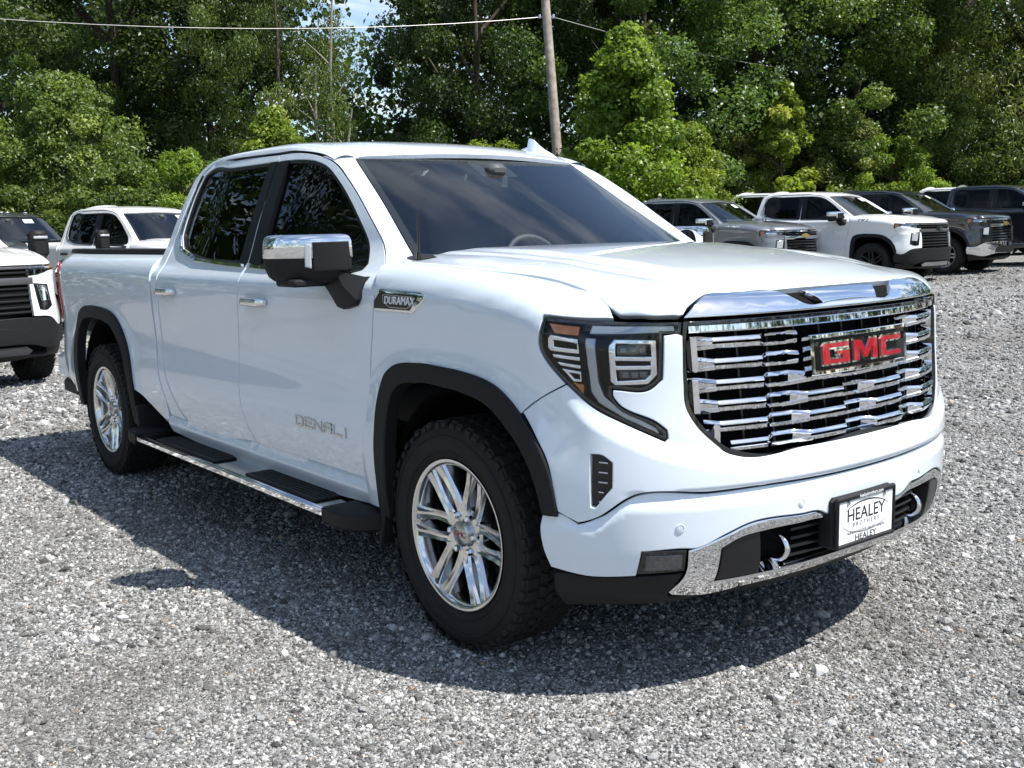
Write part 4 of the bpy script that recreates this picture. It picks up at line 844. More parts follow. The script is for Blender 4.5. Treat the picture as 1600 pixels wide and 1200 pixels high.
    # projector box: bright bezel and two lenses
    lib2('bezel', panel(fen, [(.966, 1.128), (.952, 1.146), (.812, 1.139), (.817, 1.035), (.850, 1.006), (.955, 1.003), (.968, 1.016)], [[(.944, 1.132), (.832, 1.126), (.832, 1.090), (.944, 1.092)], [(.946, 1.078), (.836, 1.075), (.836, 1.064), (.946, 1.064)], [(.946, 1.050), (.838, 1.050), (.840, 1.036), (.858, 1.022), (.946, 1.018)]], off=-.010, depth=.03, bev=.004, res=.015, sm=False))
    for i_, (tc_, zc_) in enumerate(((.920, 1.111), (.889, 1.111), (.858, 1.109), (.920, 1.034), (.889, 1.034), (.862, 1.036))): lib2('led%d' % i_, panel(fen, [(tc_+.011, zc_+.009), (tc_-.011, zc_+.009), (tc_-.011, zc_-.009), (tc_+.011, zc_-.009)], off=-.020, depth=.008, bev=.003, res=.02, sm=False))
    for nm, z0, z1 in (('projector_a', 1.094, 1.130), ('projector_b', 1.022, 1.048)): lib2(nm, panel(fen, [(.94, z1), (.842, z1-.004), (.842, z0), (.94, z0)], off=-.028, depth=.01, bev=.003, res=.02, sm=False))
    # --- grille
    lib('grille_back', panel(nose, mir_out([(0, 1.20), (.735, 1.196), (.745, 1.0), (.745, .93), (.70, .86), (.60, .772), (0, .770)]), off=-.075, depth=.001, res=.05))
    go = [(0, 1.192), (.720, 1.190), (.7285, 1.1487), (.7385, 1.005), (.7385, .9374), (.7076, .8785), (.6561, .827), (.606, .7892), (.575, .7789), (0, .7786)]
    gi = [(0, 1.180), (.708, 1.178), (.716, 1.1487), (.726, 1.005), (.726, .942), (.697, .886), (.648, .836), (.602, .801), (.575, .792), (0, .791)]
    lib('grille_rim', panel(nose, mir_out(go), [mir_out(gi)], off=-.004, depth=.06, bev=.002, res=.03))
    wsh = lambda s, z: nose(s, np.full_like(np.asarray(s, float), z))
    def lay(s, z, o):                                # point o in front of the nose skin
        s = np.asarray(s, float); p = nose(s, z); e = 1e-4; nn = np.cross(nose(s+e, z)-nose(s-e, z), nose(s, z+e)-nose(s, z-e)); nn /= np.linalg.norm(nn, axis=-1)[..., None]
        nn = nn*np.sign(nn[..., :1]); return p+nn*np.asarray(o, float)[..., None]
    def beam(ss, zc, hh, oo, th=.018, tilt=0.):               # ribbon with chamfered face along s; zc centre, hh half height, oo offset of face
        ss = np.asarray(ss, float); zc, hh, oo = [np.broadcast_to(np.asarray(a, float), ss.shape) for a in (zc, hh, oo)]; c = np.minimum(hh*.35, .004)
        rows = [lay(ss, zc-hh, oo-th), lay(ss, zc-hh, oo-c-tilt), lay(ss, zc-hh+c, oo-tilt), lay(ss, zc+hh-c, oo), lay(ss, zc+hh, oo-c), lay(ss, zc+hh, oo-th)]
        V, F = grid(np.array(rows).transpose(1, 0, 2)); n = len(ss); F += [tuple(range(6)), tuple(range((n-1)*6, n*6))[::-1]]; return V, F
    ZR = [1.122, 1.057, .993, .930, .868, .806]; sh = .055
    def wave(s):                                     # proud at the long slots, set back at the short ones
        r = np.abs(((np.abs(s)+.18) % .36)-.18); return -.042+.034*np.clip((r-.046)/.046, 0, 1)
    def hgt(s): r = np.abs(((np.abs(s)+.18) % .36)-.18); return .0235-.0065*np.clip((r-.046)/.046, 0, 1)
    for k, z in enumerate(ZR):
        end = [.705, .705, .715, .712, .668, .592][k]; parts = []
        ss = np.unique(np.concatenate([np.linspace(-end, end, 90)])); H = .0215
        cen_cut = .285 if k < 2 else 0
        segs = [(-end, end)] if not cen_cut else [(-end, -cen_cut), (cen_cut, end)]
        for si, (a, b) in enumerate(segs):
            parts = []
            q = np.unique(np.round(np.concatenate([np.linspace(a, b, int((b-a)/.045)+2)]+[[c_+d_ for d_ in (-.092, -.046, 0, .046, .092) if a < c_+d_ < b] for c_ in (-.72, -.36, 0, .36, .72)]), 4)); w_ = wave(q); Hq = hgt(q)
            parts.append(beam(q, z+Hq-.0065, .0065, w_, .030, -.004)); parts.append(beam(q, z-Hq+.0068, .0068, w_, .034, .003))
            # solid facets between the slots
            for c in np.arange(-.72, .73, .18):
                i = round(c/.18); f0, f1 = None, None
                for sgn in (-1, 1):
                    if i % 2 == 0: f0, f1 = c+sgn*.046, c+sgn*.092
                    else: continue
                    lo_, hi_ = min(f0, f1), max(f0, f1)
                    if lo_ < a-.001 or hi_ > b+.001: continue
                    qq = np.array([lo_, hi_]); parts.append(beam(qq, z, hgt(qq)-.001, wave(qq)+.0005, .026, .006))
            for e_ in ():
                if abs(e_) > .5: s2 = np.linspace(e_-.05*np.sign(e_), e_, 4); s2.sort(); parts.append(beam(s2, z, H, wave(s2)+.0005, .03))
            lib('grille_bar%d_%d' % (k, si), cat_(*parts), 25)
    for k, (za, zb, e_) in enumerate(((1.122, 1.057, .712), (.993, .930, .718), (.868, .806, .655))):
        for sd, sg in (('r', -1), ('l', 1)):
            dz = (za-zb)/2; zc = (za+zb)/2; ee = np.array([e_-.030, e_-.010, e_]); hh = np.array([dz+.0215, dz+.0215, dz+.010]) if k < 2 else np.array([dz+.016, dz+.010, dz-.010])
            s2 = sg*ee; o_ = np.argsort(s2); lib('grille_end%d_%s' % (k, sd), beam(s2[o_], zc, hh[o_], -.010-.012*(ee[o_] > e_-.002), .03, .004), 25)
    q = np.linspace(-.705, .705, 80); lib('grille_top_bar', beam(q, 1.168, .0125, -.008+.006*np.cos(q*2), .03), 25)
    ribs = [beam(np.array([s-.004, s+.004]), .97, .19 if abs(s) < .55 else .15, -.06, .01) for s in np.arange(-.63, .64, .126)]; lib('grille_ribs', cat_(*ribs), 25)
    # emblem
    q = np.linspace(-.270, .270, 31); lib('badge_plate', beam(q, 1.058, .060, .008, .05), 25)
    fr1 = cat_(beam(q, 1.058+.0575, .007, .022, .04), beam(q, 1.058-.0575, .007, .022, .04), beam(np.linspace(-.274, -.258, 3), 1.058, .0645, .0215, .04), beam(np.linspace(.258, .274, 3), 1.058, .0645, .0215, .04)); lib('badge_frame', fr1, 25)
    G = [(.02, 0), (1.0, 0), (1.0, .60), (.50, .60), (.50, .42), (.72, .42), (.72, .25), (.26, .25), (.26, .75), (.98, .75), (1.0, 1.0), (.10, 1.0), (0, .88), (0, .02)]
    Mm = [(0, 0), (.24, 0), (.24, .62), (.44, .10), (.58, .10), (.78, .62), (.78, 0), (1.02, 0), (1.02, 1), (.72, 1), (.51, .48), (.30, 1), (0, 1)]
    Cc = [(.02, 0), (1.0, 0), (.97, .25), (.26, .25), (.26, .75), (1.0, .75), (1.0, 1.0), (.10, 1.0), (0, .88), (0, .02)]
    def letter(P, x0, wd, z0, h, grow, o0, o1):
        P = ccw([(x0+a*wd, z0+b*h) for a, b in P]); P = off_poly(P, -grow) if grow else P; n = len(P)
        a = lay(P[:, 0], P[:, 1], np.full(n, o1)); b = lay(P[:, 0], P[:, 1], np.full(n, o0)); from_ = np.concatenate([a, b])
        vs, es, fs, ov, oe, of = delaunay_2d_cdt([Vector(p) for p in P.tolist()], [(i, (i+1) % n) for i in range(n)], [], 1, 1e-6)
        ids = [o[0] for o in ov]; F = [tuple(ids[i] for i in f) for f in fs]+[(i, n+i, n+(i+1) % n, (i+1) % n) for i in range(n)]; return from_, F
    for nm, grow, o0, o1 in (('badge_chrome', .0045, .006, .022), ('badge_red', -.0015, .02, .0265)):
        ww, gp, zz0, h = .136, .021, 1.058-.034, .068; x0 = -(3*ww+2*gp)/2
        parts = []
        for i, L in enumerate((G, Mm, Cc)): parts.append(letter(L, x0+i*(ww+gp), ww, zz0, h, grow, o0, o1))
        for i, p in enumerate(parts): lib('%s%d' % (nm, i), p, 20)
    # --- licence plate, on a bracket
    pc = np.array([1.022, -.055, .512])
    PR = rot('Z', math.radians(-1.0))@rot('Y', math.radians(0.0))
    def onp(A): return xf(A, trn(*pc)@PR)
    lib('plate_bracket', onp(box((-.035, 0, 0), (.068, .334, .172), .012)), 30)
    fr2 = cat_(box((.004, 0, .079), (.016, .326, .018), .005), box((.004, 0, -.078), (.016, .326, .016), .005), box((.004, -.157, 0), (.016, .014, .170), .005), box((.004, .157, 0), (.016, .014, .170), .005)); lib('plate_frame', onp(fr2), 30)
    lib('plate_face', onp(box((.003, 0, 0), (.006, .306, .150), .001)), 30)
    TX = np.array([[0, 0, 1, 0], [1, 0, 0, 0], [0, 1, 0, 0], [0, 0, 0, 1.]])      # text plane -> facing +x, reading along +y
    def ptx(s, size, y, z, x=.0066, **k): return onp(xf(text(s, size, .0004, **k), trn(x, y, z)@TX))
    lib('plate_t1', ptx('HEALEY', .060, .0, .018, xs=1.02)); lib('plate_t2', ptx('BROTHERS', .020, .0, -.014, space=1.7)); lib('plate_t3', ptx("HUDSON VALLEY'S LARGEST DEALER", .0125, 0, -.040)); lib('plate_t4', ptx('HEALEY', .030, 0, -.0610, xs=1.15)); lib('plate_t5', ptx('healeybrothers.com', .0165, .02, .0795, x=.0126))
    a1 = np.linspace(math.radians(20), math.radians(172), 30); a2 = np.linspace(math.radians(195), math.radians(330), 30)
    def arcs(a, w0, w1): 
        R = []
        for k, t in enumerate(a):
            u = k/(len(a)-1); wd = .0012+w1*math.sin(u*math.pi)**2*(.3+.7*(1-u)); R.append([(.0066, .135*math.cos(t), .006+.052*math.sin(t)+wd), (.0066, .135*math.cos(t), .006+.052*math.sin(t)-wd*.3)])
        return grid(np.array(R))
    lib('plate_arc', onp(cat_(arcs(a1, .001, .004), arcs(a2, .001, .0006))))
    lib('plate_screws', onp(cat_(*[xf(lathe([(.0, .012), (.006, .011), (.007, .006)], 10, 'x'), trn(0, y, .064)) for y in (-.1, .1)])))
    # --- tow hook
    a = np.linspace(-1.9, 1.9, 18); lib2('tow_hook', tube(np.stack([.918+.042*np.cos(a), np.full_like(a, -.385), .455+.036*np.sin(a)], -1), .0110, 10), 60)
    for i, (t, z) in enumerate(((.3426, .6037), (.773, .574))): lib2('sensor%d' % i, panel(fen, [(t+.0135*math.cos(b), z+.0135*math.sin(b)) for b in np.linspace(0, 2*np.pi, 17)[:-1]], [[(t+.0095*math.cos(b), z+.0095*math.sin(b)) for b in np.linspace(0, 2*np.pi, 17)[:-1]]], off=.0255, depth=.01, bev=.002, res=.01)); lib2('sensor_face%d' % i, panel(fen, [(t+.009*math.cos(b), z+.009*math.sin(b)) for b in np.linspace(0, 2*np.pi, 17)[:-1]], off=.0255, depth=.01, bev=.002, res=.01))
    # --- fender emblem and door name
    fb = [(2.1456, 1.229), (2.110, 1.268), (1.835, 1.262), (1.822, 1.250), (1.8208, 1.236), (1.8972, 1.187), (2.1486, 1.187)]
    lib2('side_badge_rim', panel(fen, fb, off=.006, depth=.012, bev=.004, res=.02, sm=False)); lib2('side_badge', panel(fen, [(2.1456, 1.225), (2.108, 1.256), (1.862, 1.252), (1.857, 1.244), (1.908, 1.197), (2.1486, 1.196)], off=.0075, depth=.002, bev=.001, res=.02, sm=False))
    SD = np.array([[1, 0, 0, 0], [0, 0, -1, 0], [0, 1, 0, 0], [0, 0, 0, 1.]])     # text plane -> facing -y, reading along +x
    lib('side_name', xf(text('DURAMAX', .040, .002, shear=.15, xs=1.02), trn(-.275, float(fen(1.97, 1.228)[1])-.0095, 1.228)@SD)); lib('side_name_l', xf(text('DURAMAX', .034, .002, shear=.15), trn(-.275, -float(fen(1.97, 1.228)[1])+.0095, 1.228)@rot('Z', math.pi)@SD))
    ol = [(2.085, 1.246), (2.075, 1.250), (1.885, 1.2475), (1.878, 1.243), (1.893, 1.214), (1.925, 1.202), (2.04, 1.203), (2.082, 1.222)]
    lib2('side_outline', panel(fen, ol, [off_poly(ccw(ol), .003)], off=.009, depth=.003, bev=.0005, res=.03, sm=False))
    strokes = {'D': [[(0, 0), (0, 1), (.8, 1), (1, .8), (1, .2), (.8, 0), (0, 0)]], 'E': [[(1, 0), (0, 0), (0, 1), (1, 1)], [(0, .5), (.85, .5)]], 'N': [[(0, 0), (0, 1), (1, 0), (1, 1)]], 'A': [[(0, 0), (0, .75), (.25, 1), (1, 1), (1, 0)], [(0, .45), (1, .45)]], 'L': [[(0, 1), (0, 0), (1, 0)]], 'I': [[(.5, 0), (.5, 1)]]}
    A = []; x = -1.143
    for chx in 'DENALI':
        wd = .060 if chx != 'I' else .03
        for st in strokes[chx]:
            for (a, b), (c, d) in zip(st[:-1], st[1:]):
                p0 = np.array([x+a*wd, .665+b*.036]); p1 = np.array([x+c*wd, .665+d*.036]); dd = p1-p0; L = np.linalg.norm(dd); dd /= L; n_ = np.array([-dd[1], dd[0]])*.0042; p0 = p0-dd*.0042; p1 = p1+dd*.0042
                Q = np.array([p0+n_, p1+n_, p1-n_, p0-n_]); f = cab(Q[:, 0], Q[:, 1]); g = f.copy(); f[:, 1] -= .0045; A.append((np.concatenate([f, g]), [(0, 1, 2, 3), (0, 4, 5, 1), (1, 5, 6, 2), (2, 6, 7, 3), (3, 7, 4, 0)]))
        x += wd+.022
    lib('door_name', cat_(*A), 20); 
    B = cat_(*A); Vb = B[0].copy(); Vb[:, 0] = -1.143-.689-Vb[:, 0]+.0; Vb[:, 1] *= -1; lib('door_name_l', (Vb, B[1]), 20)
    # --- door handle: bar on two feet
    def handle(x0, x1, z):
        xs_ = np.linspace(x0, x1, 14); R = []
        for k, x in enumerate(xs_):
            u = k/13; e = math.sin(min(1, u*5, (1-u)*5)*math.pi/2); y = float(cab(x, z)[1])-.014-.026*e; h, d = .013+.006*e, .008+.005*e; a = np.linspace(0, 2*np.pi, 12, endpoint=False)
            R.append(np.stack([np.full(12, x), y+d*np.cos(a)*np.abs(np.cos(a))**-.3, z+h*np.sin(a)*np.abs(np.sin(a)+1e-9)**-.3], -1))
        V, F = grid(np.array(R), False, True); F += [tuple(range(12)), tuple(range(13*12, 14*12))[::-1]]
        return cat_((V, F), box((x0+.03, float(cab(x0+.03, z)[1])-.012, z), (.035, .03, .028), .006), box((x1-.03, float(cab(x1-.03, z)[1])-.012, z), (.035, .03, .028), .006))
    lib2('handle_front', handle(-1.585, -1.365, 1.180), 60); lib2('handle_rear', handle(-2.645, -2.435, 1.194), 60)
    # --- door mirror
    plan = np.array([(-.60, -1.005), (-.618, -1.06), (-.660, -1.135), (-.725, -1.205), (-.790, -1.246), (-.842, -1.254), (-.868, -1.238), (-.872, -1.20), (-.868, -1.10), (-.862, -1.02), (-.85, -1.0), (-.72, -.995), (-.63, -.995)]); pcn = np.array([-.76, -1.11])
    pl = smooth_poly(plan, .012, 80)
    def shell(zs, sc, top=True, bot=True, shift=0.):
        R = [np.column_stack([pcn+(pl-pcn)*s+np.array([shift*0, 0]), np.full(len(pl), z)]) for z, s in zip(zs, sc)]
        V, F = grid(np.array(R), False, True, flip=True); n = len(pl); k = len(zs)
        if top: F.append(tuple(range((k-1)*n, k*n)))
        if bot: F.append(tuple(range(n))[::-1])
        G_ = F
        return V, G_
    def orient(A, c):
        V, F = A; out_ = []
        for f in F:
            p = V[list(f[:4])]; nn = np.cross(p[1]-p[0], p[2]-p[0]); out_.append(f if nn@(V[list(f)].mean(0)-c) > 0 else f[::-1])
        return V, out_
    mc = np.array([-.76, -1.11, 1.39])
    lib2('mirror_body', orient(shell([1.290, 1.297, 1.312, 1.345, 1.388], [.66, .78, .90, .985, 1.0], top=True), mc), 50)
    lib2('mirror_cap', orient(shell([1.384, 1.386, 1.43, 1.448, 1.462, 1.470, 1.473], [.995, 1.012, 1.006, .995, .965, .90, .80], bot=False), mc), 50)
    cums = np.concatenate([[0], np.cumsum(np.linalg.norm(np.diff(pl, axis=0), axis=1))])
    def msk(s, z): s = np.asarray(s, float); z = np.asarray(z, float); p = np.stack([np.interp(s, cums, pl[:, 0]), np.interp(s, cums, pl[:, 1])], -1); sc = (1.0-.8*np.maximum(0, 1.345-z))[..., None]; p = pcn+(p-pcn)*sc; return np.stack([p[..., 0], p[..., 1], z+0*s], -1)
    lib2('mirror_panel', panel(msk, [(.006, 1.338), (.148, 1.332), (.148, 1.444), (.012, 1.446)], off=.012, depth=.012, bev=.005, res=.012, cen=mc)); lib2('mirror_signal', panel(msk, [(.153, 1.345), (.178, 1.352), (.178, 1.428), (.168, 1.438), (.153, 1.438)], off=.013, depth=.012, bev=.005, res=.012, cen=mc))
    a = [np.array([-.60, -.955, 1.305]), np.array([-.70, -1.04, 1.305])]
    base = np.array([(-.545, 1.31), (-.70, 1.298), (-.745, 1.24), (-.70, 1.192), (-.65, 1.183), (-.572, 1.20), (-.548, 1.225)])
    B0 = np.array([[x, float(cab(x, z)[1])-.002, z] for x, z in base]); B1 = B0+np.array([0, -.022, 0]); B2 = (B0-B0.mean(0))*np.array([.8, 1, .55])+B0.mean(0)+np.array([-.02, -.055, .045]); B3 = (B0-B0.mean(0))*np.array([.7, 0, .22])+np.array([-.69, -1.055, 1.315])
    lib2('mirror_arm', orient((lambda A_: (A_[0], A_[1]+[tuple(range(7)), tuple(range(21, 28))]))(grid(np.array([B0, B1, B2, B3]), False, True)), np.array([-.66, -.98, 1.26])), 40)
    lib2('mirror_foot', xf(box((0, 0, 0), (.16, .15, .03), .008), trn(-.765, -1.135, 1.290)), 40)
    # --- running board
    x0, x1, yo, yi, zt_ = -2.86, -.72, -1.108, -.930, .392
    lib2('step_board', cat_(box(((x0+x1)/2, (yo+yi)/2, zt_-.022), (x1-x0, yi-yo, .040), .010)), 40)
    lib2('step_edge', cat_(box(((x0+x1)/2, yo-.006, zt_-.020), (x1-x0, .014, .030), .005)), 40)
    def cap(xa, xb, s):
        pts = [(xa, yi+.01), (xb, yi+.01), (xb+.03*s, yi-.02), (xb+.025*s, (yo+yi)/2), (xb-.03*s, yo+.01), (xb-.10*s, yo-.018), (xa, yo-.018)]
        pts = ccw(smooth_poly(ccw(pts), .03)); n = len(pts); pin = off_poly(pts, .010); R = [np.column_stack([off_poly(pts, .012), np.full(n, zt_-.058)]), np.column_stack([pts, np.full(n, zt_-.045)]), np.column_stack([pts, np.full(n, zt_+.004)]), np.column_stack([pin, np.full(n, zt_+.012)])]
        V, F = grid(np.array(R), False, True); F += [tuple(range(n))[::-1], tuple(range(3*n, 4*n))]; return V, F
    lib2('step_cap_f', cap(-.72, -.47, 1), 40); lib2('step_cap_r', cap(-2.86, -3.06, -1), 40)
    for i, (a, b) in enumerate(((-2.62, -1.86), (-1.50, -.84))):
        parts = [box(((a+b)/2, (yo+yi)/2-.003, zt_+.003), (b-a, (yi-yo)*.80, .012), .004)]+[box(((a+b)/2, yo+.045+j*.022, zt_+.010), (b-a-.06, .010, .006), .002) for j in range(5)]; lib2('step_pad%d' % i, cat_(*parts), 40)
    lib2('step_bracket', cat_(*[box((x, -.86, .40), (.05, .22, .03), .006) for x in (-2.5, -1.6, -.9)]), 40)
    # --- bed: rail caps, inner box, tailgate, lamps, rear bumper
    rs = np.linspace(-2.82, -4.74, 30); oy = np.array([float(bed(x, 1.384)[1]) for x in rs])
    R = [np.stack([rs, oy-.004, np.full(30, 1.384)], -1), np.stack([rs, oy+.003, np.full(30, 1.409)], -1), np.stack([rs, oy+.012, np.full(30, 1.415)], -1), np.stack([rs, oy+.085, np.full(30, 1.415)], -1), np.stack([rs, oy+.095, np.full(30, 1.40)], -1), np.stack([rs, oy+.095, np.full(30, 1.33)], -1)]
    lib2('bed_rail', grid(np.array(R), flip=False), 40)
    yb = .80; lib('bed_liner', cat_(box((-3.77, 0, .86), (1.9, 1.62, .03)), box((-3.77, -yb, 1.11), (1.9, .03, .52)), box((-3.77, yb, 1.11), (1.9, .03, .52)), box((-2.83, 0, 1.11), (.03, 1.6, .54)), box((-4.70, 0, 1.11), (.03, 1.5, .5))), 30)
    lib('tailgate', cat_(box((-4.745, 0, 1.09), (.06, 1.56, .60), .02)), 40)
    tl = [(-4.885, 1.32), (-4.80, 1.345), (-4.79, 1.10), (-4.83, .97), (-4.885, .97)]
    lib2('tail_lamp', xf(box((0, 0, 0), (.10, .13, .40), .03), trn(-4.735, -.855, 1.14)), 40); lib2('tail_lamp_red', panel(bed, [(-4.745, 1.337), (-4.683, 1.338), (-4.607, 1.319), (-4.588, 1.2), (-4.608, .972), (-4.668, .933), (-4.745, .94)], off=.010, depth=.03, bev=.006, res=.03)); lib2('tail_lamp_bezel', panel(bed, [(-4.645, 1.345), (-4.615, 1.34), (-4.60, 1.2), (-4.625, 1.05), (-4.68, .94), (-4.69, .96), (-4.648, 1.06), (-4.628, 1.2)], off=.008, depth=.03, bev=.004, res=.03))
    lib('rear_bumper', cat_(box((-4.86, 0, .60), (.16, 1.60, .20), .04), xf(box((0, 0, 0), (.32, .10, .18), .03), trn(-4.73, -.91, .60)), xf(box((0, 0, 0), (.32, .10, .18), .03), trn(-4.73, .91, .60))), 40); lib('rear_step', cat_(box((-4.82, 0, .475), (.18, 1.5, .07), .02), box((-4.66, -.895, .46), (.34, .10, .10), .02), box((-4.66, .895, .46), (.34, .10, .10), .02), box((-4.89, -.78, .46), (.14, .22, .08), .02), box((-4.89, .78, .46), (.14, .22, .08), .02)), 40)
    # --- underside
    lib('chassis', cat_(box((-2.0, -.45, .50), (5.2, .10, .16)), box((-2.0, .45, .50), (5.2, .10, .16)), box((-1.62, 0, .56), (2.2, 1.76, .04)), box((-3.85, 0, .72), (2.0, 1.5, .06)), box((.15, 0, .62), (1.1, 1.2, .45)), box((-3.745, 0, .413), (.10, 1.5, .10)), box((0, 0, .40), (.09, 1.5, .08)), box((.72, 0, .52), (.16, 1.5, .28)), box((-2.4, .2, .45), (1.6, .25, .18)), box((-1.6, -.80, .60), (2.2, .2, .2)), box((-1.6, .80, .60), (2.2, .2, .2)), box((-4.6, 0, .60), (.06, 1.6, .3))), 30)
    def liner(xc, r, wdt, dz=0.):
        a = np.linspace(math.radians(-12), math.radians(192), 22); ins = np.array([[(xc+r*math.cos(t), -.50, .42+dz+r*1.02*math.sin(t)) for t in a], [(xc+r*math.cos(t), -.97+(.10*max(0, math.cos(t))**3 if xc > -1 else 0), .42+dz+r*1.02*math.sin(t)) for t in a]])
        V, F = grid(ins); w0 = np.array([(xc+r*math.cos(t), -.50, .42+dz+r*1.02*math.sin(t)) for t in a]); n0 = len(V); V = np.concatenate([V, w0, [[xc, -.50, .42]]]); F = list(F)+[(n0+i, n0+i+1, n0+len(a)) for i in range(len(a)-1)]; return V, F
    lib2('liner_front', liner(.07, .515, .5), 40); lib2('liner_rear', liner(-3.67, .57, .5), 40)
    lib2('mud_flap', xf(box((0, 0, 0), (.03, .22, .17), .008), trn(-.435, -.915, .37)@rot('Y', math.radians(8))), 40); lib2('mud_flap_rear', xf(box((0, 0, 0), (.03, .22, .20), .008), trn(-3.10, -.915, .42)@rot('Y', math.radians(-10))), 40)
    # --- cabin
    lib('dashboard', cat_(box((-.72, 0, 1.20), (.55, 1.62, .26), .06), box((-.60, 0, 1.335), (.40, 1.5, .03), .012), box((-.98, .40, 1.30), (.20, .40, .14), .04), box((-.98, 0, 1.26), (.10, .34, .22), .02)), 40)
    a = np.linspace(0, 2*np.pi, 33)[:-1]; th = math.radians(25)
    Wp = np.stack([-1.17+.185*np.sin(a)*-math.sin(th)*1.0, .40+.185*np.cos(a), 1.27+.185*np.sin(a)*math.cos(th)], -1); Wp = np.concatenate([Wp, Wp[:1]])
    lib('steering_wheel', cat_(tube(Wp, .016, 8, False), box((-1.15, .40, 1.27), (.05, .13, .12), .02), box((-1.15, .40, 1.27), (.03, .36, .03), .01), box((-1.05, .40, 1.25), (.2, .06, .06), .01)), 50)
    def seat(x, y, wd=.50):
        st = cat_(box((x, y, 1.02), (.52, wd, .16), .05), xf(box((0, 0, .33), (.15, wd, .66), .06), trn(x-.24, y, 1.05)@rot('Y', math.radians(-14))), xf(box((0, 0, .79), (.10, .26, .17), .045), trn(x-.24, y, 1.05)@rot('Y', math.radians(-12)))); return st
    lib('seat_front', seat(-1.42, 0), 50); lib('seat_rear', cat_(seat(-2.32, -.42, .60), seat(-2.32, .42, .60)), 50)
    lib('cabin_floor', cat_(box((-1.6, 0, .72), (2.2, 1.7, .04)), box((-1.45, 0, .95), (.6, .24, .30), .03)), 40)
    hl_ = np.array([[roof(np.array(x), np.array(y))-np.array([0, 0, .035]) for y in np.linspace(-.64, .64, 9)] for x in np.linspace(-1.19, -2.76, 10)]); lib('headliner', grid(hl_), 60)
    lib('rear_view_mirror', cat_(box((-1.06, 0, 1.70), (.03, .26, .075), .02), box((-1.00, 0, 1.75), (.10, .10, .06), .02)), 40)
    # --- wipers, aerial, roof fin
    def wiper(y0, y1, z0, z1):
        q = np.linspace(0, 1, 12); P = np.array([wscreen(np.array(y0+(y1-y0)*t), np.array(z0+(z1-z0)*t))+np.array([.018, 0, .012]) for t in q]); return tube(P, .007, 6)
    lib('wiper_r', cat_(wiper(-.72, -.10, 1.362, 1.388), wiper(-.62, -.42, 1.345, 1.385)), 60); lib('wiper_l', cat_(wiper(-.02, .60, 1.386, 1.375), wiper(.02, .22, 1.345, 1.392)), 60)
    lib('aerial', cat_(tube([(-.357, -.862, 1.365), (-.357, -.862, 1.40)], [.011, .008], 8), tube([(-.357, -.862, 1.39), (-.350, -.862, 1.545)], [.0055, .0045], 8)), 50)
    fz = float(roof(-1.42, .50)[2]); R = []
    for x, h, wd in ((-1.20, .004, .004), (-1.24, .014, .028), (-1.30, .025, .036), (-1.345, .042, .034), (-1.385, .066, .026), (-1.42, .070, .020), (-1.43, .026, .034), (-1.47, .014, .03), (-1.50, .003, .01)):
        zb = float(roof(x, .57)[2])-.004; yc = .57; R.append([(x, yc-wd, zb), (x, yc-wd*.75, zb+h*.35), (x, yc-wd*.16, zb+h), (x, yc+wd*.16, zb+h), (x, yc+wd*.75, zb+h*.35), (x, yc+wd, zb)])
    lib('roof_fin', grid(np.array(R)), 40)
    build_wheel()

